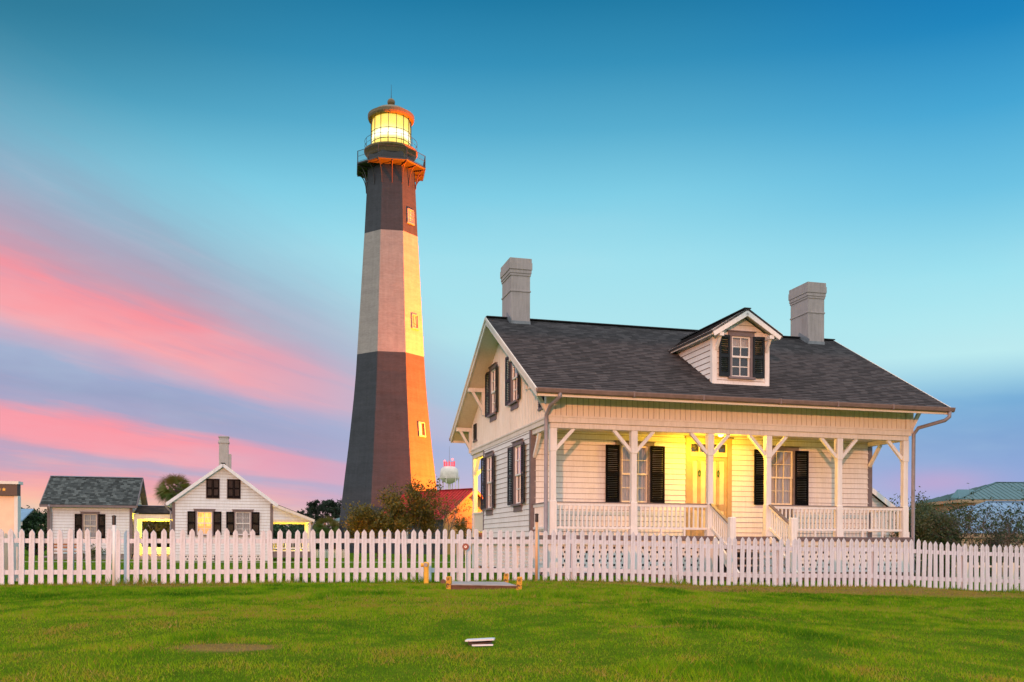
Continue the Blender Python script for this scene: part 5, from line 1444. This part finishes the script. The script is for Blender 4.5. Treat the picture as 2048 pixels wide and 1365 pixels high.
# ------------------------------------------------------------------ small things by the fence
def build_props():
    Z = Vector((0, 0, 1))
    # street lamp whose light falls on the fence and the porch
    root = thing('street_lamp', 'hooded street lamp on a grey pole across the lawn behind the viewer', 'street lamp', (LAMP.x, LAMP.y, 0))
    k = MB(); k.tube([(-.9, 0, -.3), (-.9, 0, 3.5), (-.9, 0, LAMP.z + .3)], [.09, .075, .055], 10); k.tube([(-.9, 0, LAMP.z + .2), (-.6, 0, LAMP.z + .34), (-.2, 0, LAMP.z + .30)], .035, 8); k.build('pole', M['galv'], root, smooth=True)
    k = MB(); k.lathe([(.30, LAMP.z + .04), (.28, LAMP.z + .14), (.14, LAMP.z + .26), (.07, LAMP.z + .34)], 20); k.build('hood', M['galv'], root)
    # sign
    p = at(37, 1170, 19.35); g0 = gz(p.x, p.y)
    root = thing('sign_board', 'cream sign panel with a black header and gold stars, cut by the left edge', 'sign', (p.x, p.y, g0), R(9))
    k = MB(); k.box(-1.6, -.07, -.03, .03, .22, 1.80); k.build('panel', M['signcream'], root)
    k = MB(); k.box(-.07, .0, -.06, .12, .05, 1.80); k.build('post', M['signpale'], root)
    for xl in (-.20, -1.5): k = MB(); k.box(xl, xl + .07, -.02, .02, -.05, .22); k.build('leg', M['signpale'], root)
    k = MB(); k.box(-1.65, .0, -.10, .10, 1.80, 2.035); k.build('header', M['signblack'], root); 
    k = MB(); k.box(-1.68, .035, -.14, .14, 2.035, 2.095); k.build('cap', M['signpale'], root)
    k = MB()
    for cx in (-.25, -.345, -.44, -.535):
        pts = [(cx + (.042 if j % 2 == 0 else .017) * math.sin(j * math.pi / 5), -.101, 1.925 + (.042 if j % 2 == 0 else .017) * math.cos(j * math.pi / 5)) for j in range(10)]
        k.poly(pts, (0, -1, 0), .006)
    k.build('star_lettering', M['gold'], root)
    # marker poles
    def pole(px, base, top, Yd, mat, label, capz):
        p = at(px, base, Yd); g_ = gz(p.x, p.y); h = at(px, top, Yd).z - g_
        root = thing('marker_pole', label, 'marker pole', (p.x, p.y, g_))
        k = MB(); k.tube([(0, 0, -.1), (0, 0, h - capz)], .030, 12); k.build('shaft', M[mat], root, smooth=True)
        k = MB(); k.lathe([(.033, h - capz - .02), (.038, h - capz), (.036, h - .04), (.042, h - .035), (.042, h - .012), (.02, h)], 14); k.build('cap', M['blackcap'], root)
    pole(227.5, 1172, 1031, 18.55, 'poleW', 'white plastic marker pole with a black cap against the left part of the fence', .17)
    pole(1073, 1162, 1027.5, 20.35, 'poleO', 'tan marker pole with a black cap standing at the fence by the house corner', .165)
    # red disc marker
    p = at(931, 1168, 20.15); root = thing('round_marker', 'round dark red disc with a white centre on a thin rod by the fence', 'marker', (p.x, p.y, gz(p.x, p.y)))
    zc = at(931, 1094, 20.15).z - root.location.z
    k = MB(); k.tube([(0, .02, -.05), (0, .02, zc)], .009, 6); k.build('rod', M['poleW'], root)
    k = MB(); n = 28
    k.faces([(.07 * math.cos(2 * math.pi * i / n), -.012, zc + .07 * math.sin(2 * math.pi * i / n)) for i in range(n)] + [(.074 * math.cos(2 * math.pi * i / n), .012, zc + .074 * math.sin(2 * math.pi * i / n)) for i in range(n)], [tuple(range(n))] + [(i, i + n, (i + 1) % n + n, (i + 1) % n) for i in range(n)] + [tuple(range(2 * n - 1, n - 1, -1))])
    k.build('disc', M['markred'], root)
    k = MB(); k.faces([(.026 * math.cos(2 * math.pi * i / n), -.016, zc + .026 * math.sin(2 * math.pi * i / n)) for i in range(n)], [tuple(range(n))]); k.build('disc_centre', M['poleW'], root)
    k = MB(); k.faces([(.009 * math.cos(2 * math.pi * i / n), -.019, zc + .012 * math.sin(2 * math.pi * i / n)) for i in range(n)], [tuple(range(n))]); k.build('disc_dot', M['blackcap'], root)
    # standpipe
    p = at(852.5, 1166, 19.6); root = thing('standpipe', 'yellow standpipe with a grey capped side outlet in front of the fence', 'standpipe', (p.x, p.y, gz(p.x, p.y)))
    k = MB(); k.lathe([(.052, -.05), (.052, .36), (.06, .37), (.06, .43), (.045, .455), (.02, .46)], 18); k.build('pipe', M['yellowpole'], root)
    k = MB(); k.tube([(-.02, 0, .395), (-.07, 0, .395), (-.075, 0, .395), (-.11, 0, .395)], [.036, .036, .044, .044], 12); k.build('outlet', M['yellowpole'], root)
    k = MB(); k.tube([(-.006, -.05, .40), (-.006, -.09, .40), (-.006, -.092, .40), (-.006, -.115, .40)], [.036, .036, .046, .044], 6); k.build('cap', M['galv'], root)
    # slab and its posts
    root = thing('concrete_slab', 'low grey concrete slab with a rusty front edge lying in the grass', 'slab', (0, 0, 0))
    g0 = gz(-.5, 17.2)
    xl, xr_, bl, br = at(902, 1175, 16.95).x, at(1033, 1175, 16.75).x, at(904, 1167, 18.2).x, at(1010, 1167, 18.1).x
    k = MB(); pts = [(xl, 16.95, g0 + .085), (xr_, 16.72, g0 + .08), (br, 18.1, g0 + .088), (bl, 18.2, g0 + .09)]
    k.poly(pts, (0, 0, 1), .014); k.build('top', M['concrete'], root)
    k = MB(); k.poly([(q[0] * .995, q[1] + .02, g0 - .12) for q in pts], (0, 0, 1), .20); k.build('body', M['rustedge'], root)
    for px, base, top, Yd, w, lb in ((898, 1177, 1153.5, 17.0, .043, 'chipped yellow post at the left front corner of the slab'), (1037.5, 1184, 1154, 16.4, .047, 'tall chipped yellow post at the right front corner of the slab'), (1011.5, 1171, 1147.5, 18.35, .045, 'short peeling yellow post behind the slab by the fence')):
        p = at(px, base, Yd); g_ = gz(p.x, p.y); h = at(px, top, Yd).z - g_
        k = MB(); k.box(-w, w, -w, w, -.15, h - .012); k.faces([(-w, -w, h - .012), (w, -w, h - .012), (w, w, h - .012), (-w, w, h - .012), (-w * .8, -w * .8, h), (w * .8, -w * .8, h + .008), (w * .8, w * .8, h), (-w * .8, w * .8, h - .004)], [(4, 5, 6, 7), (0, 1, 5, 4), (1, 2, 6, 5), (2, 3, 7, 6), (3, 0, 4, 7)])
        o = k.build('yellow_post', M['yellowwood'], None, loc=(p.x, p.y, g_), rot=(random.uniform(-.05, .05), random.uniform(-.08, .08), random.uniform(-.3, .3)))
        tag(o, lb, 'post', 'yellow posts around the slab')
    p = at(886, 1166, 19.5); k = MB(); k.box(-.05, .05, -.04, .04, -.05, .085); k.lathe([(.03, .085), (.025, .10)], 8); o = k.build('brown_stub', M['brownwall'], None, loc=(p.x, p.y, gz(p.x, p.y)), rot=(0, 0, .2)); tag(o, 'small brown wooden stub in the grass left of the slab', 'stub')
    # valve box
    p = at(960, 1296, 7.75); g_ = gz(p.x, p.y); root = thing('valve_box', 'open valve box with a tilted pale lid sunk in the front lawn', 'valve box', (p.x, p.y, g_))
    k = MB(); n = 24
    ring = lambda r_, z_, sy=1.5: [(r_ * math.cos(2 * math.pi * i / n), r_ * sy * math.sin(2 * math.pi * i / n), z_) for i in range(n)]
    k.faces(ring(.10, .03) + ring(.085, -.06), [(i, (i + 1) % n, (i + 1) % n + n, i + n) for i in range(n)] + [tuple(range(n, 2 * n))]); k.build('pit', M['soil'], root)
    k = MB(); k.poly([(-.125, .03, .022), (-.05, .02, .026), (.115, .03, .034), (.122, .11, .036), (.08, .13, .034), (-.11, .12, .024)], (0, 0, 1), .012); k.build('lid', M['lid'], root)
    k = MB(); k.bar((-.06, -.165, .012), (.11, -.155, .016), .02, .012); k.build('rim', M['lid'], root)
    # garden bench and planter by the low cottage
    p = at(133, 1118, 46.6); root = thing('garden_bench', 'brown wooden bench in front of the low cottage, seen through the pickets', 'bench', (p.x, p.y, gz(p.x, p.y)), YAW)
    k = MB(); k.box(-.7, .7, -.25, .2, .42, .47); k.build('seat', M['orangecloth'], root)
    k = MB()
    for zz in (.58, .72, .86): k.box(-.7, .7, .2, .23, zz, zz + .10)
    k.build('backrest', M['orangecloth'], root)
    for u, v in ((-.65, -.2), (.65, -.2), (-.65, .2), (.65, .2)): k = MB(); k.box(u - .03, u + .03, v - .03, v + .03, -.05, .96 if v > 0 else .6); k.build('leg', M['brownwall'], root)
build_props()

# ------------------------------------------------------------------ plants
def grow(mb, rs, p, d, ln, r, lvl, spec, tips):
    """one limb as a bent tapering tube, then its children"""
    n = 3; pts = [p]; dd = d.copy()
    for i in range(n):
        dd = (dd + Vector((rs.gauss(0, spec['bend']), rs.gauss(0, spec['bend']), rs.gauss(0, spec['bend']) + spec['up']))).normalized()
        pts.append(pts[-1] + dd * ln / n)
    rr = [r * (1 - .45 * i / n) for i in range(n + 1)]
    mb.tube(pts, rr, 6 if lvl > 1 else 4, cap=False)
    if lvl <= spec.get('leaflvl', 1):
        for q in pts[1:]: tips.append((q, lvl))
    if lvl == 0: return
    k = rs.randint(*spec['kids'])
    for j in range(k):
        base = pts[-1] if j == 0 or rs.random() < .5 else pts[-2]
        ax = Vector((rs.gauss(0, 1), rs.gauss(0, 1), rs.gauss(0, .6)))
        nd = (dd + ax.normalized() * spec['spread'] * rs.uniform(.6, 1.2)).normalized()
        grow(mb, rs, base, nd, ln * spec['shrink'] * rs.uniform(.75, 1.15), r * .55, lvl - 1, spec, tips)

def leaf_quads(rs, pts, n, size, sig, flat=0.0, aspect=.6):
    P = np.array([tuple(q) for q in pts]); idx = rs.randint(0, len(P), n)
    c = P[idx] + rs.normal(0, sig, (n, 3)) * np.array([1, 1, .8])
    a = rs.normal(0, 1, (n, 3)); a[:, 2] *= (1 - flat); a /= np.linalg.norm(a, axis=1)[:, None]
    b = rs.normal(0, 1, (n, 3)); b[:, 2] *= (1 - flat); b -= a * (a * b).sum(1)[:, None]; b /= np.linalg.norm(b, axis=1)[:, None]
    s = size * rs.uniform(.6, 1.4, n)[:, None]
    a = a * s; b = b * s * aspect
    V = np.stack([c - a, c + b * .9 - a * .1, c + a, c - b * .9 - a * .1], 1).reshape(-1, 3)
    clump = (np.sin(P[idx][:, 0] * 3.1 + 1) * np.cos(P[idx][:, 1] * 2.7) + np.sin(P[idx][:, 2] * 4.1)) * .12
    t = np.clip(.42 + clump + rs.normal(0, .2, n), 0, 1)
    return V, np.arange(4 * n).reshape(-1, 4), np.repeat(t, 4)

def plant(name, label, cat, px, base, Yd, seed, stems, h0, r0, lvl, spec, leaf, n, size, sig, bark='bark', group=None, lean=(0, 0), stemspread=.35, zoff=0.0):
    p = at(px, base, Yd); loc = Vector((p.x, Yd, gz(p.x, Yd) + zoff))
    root = thing(name, label, cat, loc, 0, group)
    rs = random.Random(seed); mb = MB(); tips = []
    for i in range(stems):
        a = 2 * math.pi * (i + rs.random() * .6) / max(1, stems)
        k = stemspread if stems > 1 else 0.05
        d = Vector((math.cos(a) * k + lean[0], math.sin(a) * k + lean[1], 1)).normalized()
        grow(mb, rs, Vector((math.cos(a) * .06 * (stems > 1), math.sin(a) * .06 * (stems > 1), -.1)), d, h0 * rs.uniform(.85, 1.15), r0, lvl, spec, tips)
    mb.build('trunk', M[bark], root, smooth=True)
    r2 = np.random.RandomState(seed)
    if n:
        V, T, t = leaf_quads(r2, [q for q, l in tips], n, size, sig)
        tri_mesh('crown', V, T, M[leaf], t, root)
    return root

VASE = dict(bend=.10, up=.03, kids=(2, 3), spread=.62, shrink=.74)
TWIG = dict(bend=.16, up=.02, kids=(3, 4), spread=.75, shrink=.70)
BUSH = dict(bend=.18, up=.02, kids=(3, 4), spread=.9, shrink=.72)
plant('crepe_myrtle', 'leafy orange brown small tree left of the others before the lighthouse foot', 'tree', 752, 1118, 56, 21, 5, 1.28, .055, 3, VASE, 'leaf_autumn', 9000, .075, .22, group='small trees before the lighthouse', stemspread=.62)
plant('crepe_myrtle', 'olive leaved small tree in the middle of the row before the lighthouse', 'tree', 815, 1118, 57, 22, 4, 1.55, .055, 3, VASE, 'leaf_autumn', 8500, .075, .22, group='small trees before the lighthouse', stemspread=.45)
plant('crepe_myrtle', 'nearly bare twiggy small tree standing before the red roof', 'tree', 868, 1118, 58, 24, 5, 1.6, .055, 4, dict(VASE, spread=.55, shrink=.72), 'leaf_autumn', 1100, .06, .09, group='small trees before the lighthouse', stemspread=.38)
plant('dead_shrub', 'round brown shrub in front of the lit orange gable', 'shrub', 928, 1116, 62, 31, 1, 1.45, .05, 3, dict(TWIG, up=.0), 'leaf_autumn', 1500, .06, .10)
plant('broadleaf_tree', 'dense dark green tree between the sign and the low cottage', 'tree', 68, 1112, 66, 41, 5, 1.25, .09, 4, dict(BUSH, shrink=.76), 'leaf_dark', 16000, .11, .22, 'darkbark', stemspread=.7)
plant('garden_shrub', 'rusty leaved shrub seen through the lit walkway', 'shrub', 308, 1112, 60, 42, 7, 1.15, .05, 3, BUSH, 'leaf_autumn', 11000, .09, .24, 'darkbark', stemspread=.6)
plant('garden_shrub', 'dark green shrub behind the cottage side porch', 'shrub', 575, 1110, 66, 43, 6, 1.1, .05, 3, BUSH, 'leaf_dark', 9000, .09, .22, 'darkbark', stemspread=.7)
for i, (px, Yd, h, n, lb, lf) in enumerate(((612, 96, 1.25, 5200, 'olive bush right of the cottage porch roof', 'leaf_olive'), (634, 104, 1.35, 5200, 'dark bush below the pines, beside the olive bush', 'leaf_dark'), (672, 100, 1.2, 5200, 'dark bush nearest the lighthouse foot on its left', 'leaf_dark'), (596, 110, 1.5, 5200, 'dark bush half behind the cottage porch roof', 'leaf_dark'))):
    plant('evergreen_bush', lb, 'bush', px, 1105, Yd, 50 + i, 5, h, .06, 3, BUSH, lf, n, .13, .26, 'darkbark', group='bushes below the pines', stemspread=.7)

def pine(px, top, w, Yd, seed, label):
    p = at(px, 1098, Yd); zt = at(px, top, Yd).z; R_ = w / 1883 * Yd / 2; rs = random.Random(seed); r2 = np.random.RandomState(seed)
    root = thing('umbrella_pine', label, 'tree', (p.x, Yd, 0), 0, 'pines on the skyline')
    mb = MB(); tips = []; lean = rs.uniform(-.05, .05)
    tr = [Vector((lean * zt * (i / 6) ** 2 + rs.uniform(-.06, .06), 0, (zt - .6) * i / 6)) for i in range(7)]; mb.tube(tr, [.17 * (1 - .5 * i / 6) for i in range(7)], 7)
    for i in range(11):
        t = rs.uniform(.60, 1.0); b = tr[min(5, int(t * 6))].lerp(tr[min(6, int(t * 6) + 1)], t * 6 % 1 if t < 1 else 1); a = rs.uniform(0, 6.28); ln = R_ * rs.uniform(.45, 1.0) * (1.15 - .5 * abs(t - .8))
        e = b + Vector((math.cos(a) * ln, math.sin(a) * ln, ln * rs.uniform(.25, .7))); e.z = min(e.z, zt - .15); mid = b.lerp(e, .5) + Vector((0, 0, -.08))
        mb.tube([b, mid, e], [.06, .045, .025], 4, cap=False)
        for j in range(9): tips.append(e + Vector((rs.gauss(0, .32), rs.gauss(0, .32), rs.gauss(0, .11))) * R_ * .8)
        for j in range(2): tips.append(mid + Vector((rs.gauss(0, .2), rs.gauss(0, .2), .1)))
    mb.build('trunk', M['darkbark'], root, smooth=True)
    V, T, t = leaf_quads(r2, tips, 2600, .14, .15 * R_ / 1.2, aspect=.5); tri_mesh('crown', V, T, M['leaf_pine'], t, root)
for i, a in enumerate(((591, 1018, 30, 150, 61, 'small flat topped pine leftmost in the skyline row, above the cottage porch'), (621, 1014, 26, 155, 62, 'pine second from the left in the skyline row'), (636, 1003, 30, 150, 63, 'tall flat topped pine on the skyline, left of the tallest'), (650, 1001, 30, 158, 64, 'tallest pine in the middle of the skyline row'), (664, 1010, 22, 150, 65, 'thin pine with a low crown right of the tallest'), (679, 1004, 30, 150, 66, 'dark pine touching the left edge of the lighthouse'), (693, 1001, 30, 160, 67, 'pine half hidden by the lighthouse'))): pine(*a)

def fan_palm(px, cy, Yd, Rr, label, seed, nfr=62):
    c = at(px, cy, Yd); rs = random.Random(seed); root = thing('fan_palm', label, 'palm', (c.x, Yd, 0), 0)
    k = MB(); k.tube([(0, 0, -.1), (.03, 0, c.z * .5), (0, 0, c.z)], [.19, .15, .16], 10); k.build('trunk', M['bark'], root)
    V = []; T = []; tint = []
    st = MB()
    for i in range(nfr):
        a = rs.uniform(0, 6.28); el = math.asin(rs.uniform(-.45, .98)); d = Vector((math.cos(a) * math.cos(el), math.sin(a) * math.cos(el), math.sin(el)))
        o = Vector((0, 0, c.z)); L1 = Rr * rs.uniform(.30, .48); hub = o + d * L1; st.tube([o, hub], [.02, .012], 4, cap=False)
        s_ = d.cross(Vector((0, 0, 1))).normalized(); s_.rotate(Matrix.Rotation(rs.uniform(-1.3, 1.3), 3, d)); u_ = s_.cross(d); tt = .5 + .45 * math.sin(el) + rs.gauss(0, .12)
        for j in range(15):
            f = (j / 14 - .5) * 2.0; dr = (d * math.cos(f) + s_ * math.sin(f)).normalized(); ln = Rr * rs.uniform(.48, .68); tip = hub + dr * ln + Vector((0, 0, -.16 * ln)) - u_ * .1 * ln
            wv = dr.cross(u_).normalized() * .026
            b = len(V); md = hub + dr * ln * .5
            V += [hub, md + wv, tip, md - wv]; T.append((b, b + 1, b + 2, b + 3)); tint += [min(1, max(0, tt + rs.gauss(0, .08)))] * 4
    st.build('stalk', M['leaf_pale'] if 'leaf_pale' in M else M['bark'], root)
    tri_mesh('frond', np.array([tuple(v) for v in V]), np.array(T), M['leaf_palm'], np.array(tint), root)
fan_palm(353, 984, 62, 1.45, 'round headed fan palm rising behind the gabled cottage', 71)
fan_palm(654, 1056, 92, 1.5, 'low fan palm among the bushes left of the lighthouse', 72)

plant('olive_shrub', 'dense olive grey shrub just right of the porch corner', 'shrub', 1878, 1095, 37, 81, 7, 1.12, .04, 4, dict(BUSH, up=.06, spread=.7), 'leaf_olive', 14000, .05, .13, 'darkbark', stemspread=.55)
plant('olive_shrub', 'dark twiggy shrub seen through the end bay of the porch', 'shrub', 1815, 1095, 41, 82, 6, 1.25, .04, 4, dict(BUSH, up=.05, spread=.7), 'leaf_olive', 9000, .05, .14, 'darkbark', stemspread=.5)
plant('bare_shrub', 'wide half bare shrub before the blue metal roof', 'shrub', 1975, 1100, 34, 83, 9, 1.0, .022, 4, dict(TWIG, spread=.62, shrink=.78), 'leaf_dark', 1700, .05, .07, 'bark', stemspread=.8)
plant('bare_shrub', 'half bare shrub leaning in at the right edge of the picture', 'shrub', 2045, 1100, 35, 84, 8, 1.0, .022, 4, dict(TWIG, spread=.62, shrink=.78), 'leaf_dark', 1500, .05, .07, 'bark', stemspread=.7)
for i, (px, lb) in enumerate(((1850, 'low dark shrub behind the fence nearest the porch corner'), (1905, 'low dark shrub behind the fence below the bare branches'), (1962, 'low leafy green shrub under the middle of the blue roof'), (2022, 'low dark shrub behind the fence at the right edge'))):
    plant('low_shrub', lb, 'shrub', px, 1105, 32.5 + i * .3, 90 + i, 6, .40, .025, 3, BUSH, 'leaf_dark', 2600, .055, .10, 'darkbark', group='low shrubs behind the right end of the fence', stemspread=.8)
plant('hydrangea', 'dry grey twiggy plant by the wall of the low cottage', 'plant', 188, 1116, 47.0, 95, 7, .34, .012, 3, TWIG, 'leaf_olive', 500, .05, .08, 'bark', stemspread=.6)

def treeline():
    rs = np.random.RandomState(5); n = 26000
    x = rs.uniform(-170, 190, n); y = rs.uniform(215, 250, n)
    hmax = 2.6 + 1.6 * vnoise(x * .11 + 20, x * 0 + 3, 9) + 1.2 * vnoise(x * .4 + 20, x * 0 + 9, 8)
    z = hmax * rs.rand(n) ** .6
    pts = np.stack([x, y, z], -1)
    a = rs.normal(0, 1, (n, 3)); a /= np.linalg.norm(a, axis=1)[:, None]; b = rs.normal(0, 1, (n, 3)); b -= a * (a * b).sum(1)[:, None]; b /= np.linalg.norm(b, axis=1)[:, None]
    s = rs.uniform(.3, .6, n)[:, None]
    V = np.stack([pts - a * s, pts + b * s, pts + a * s, pts - b * s], 1).reshape(-1, 3)
    o = tri_mesh('treeline', V, np.arange(4 * n).reshape(-1, 4), M['leaf_dark'], np.repeat(np.clip(rs.normal(.4, .2, n), 0, 1), 4))
    tag(o, 'far dark wood along the horizon', 'wood', kind='stuff')
treeline()
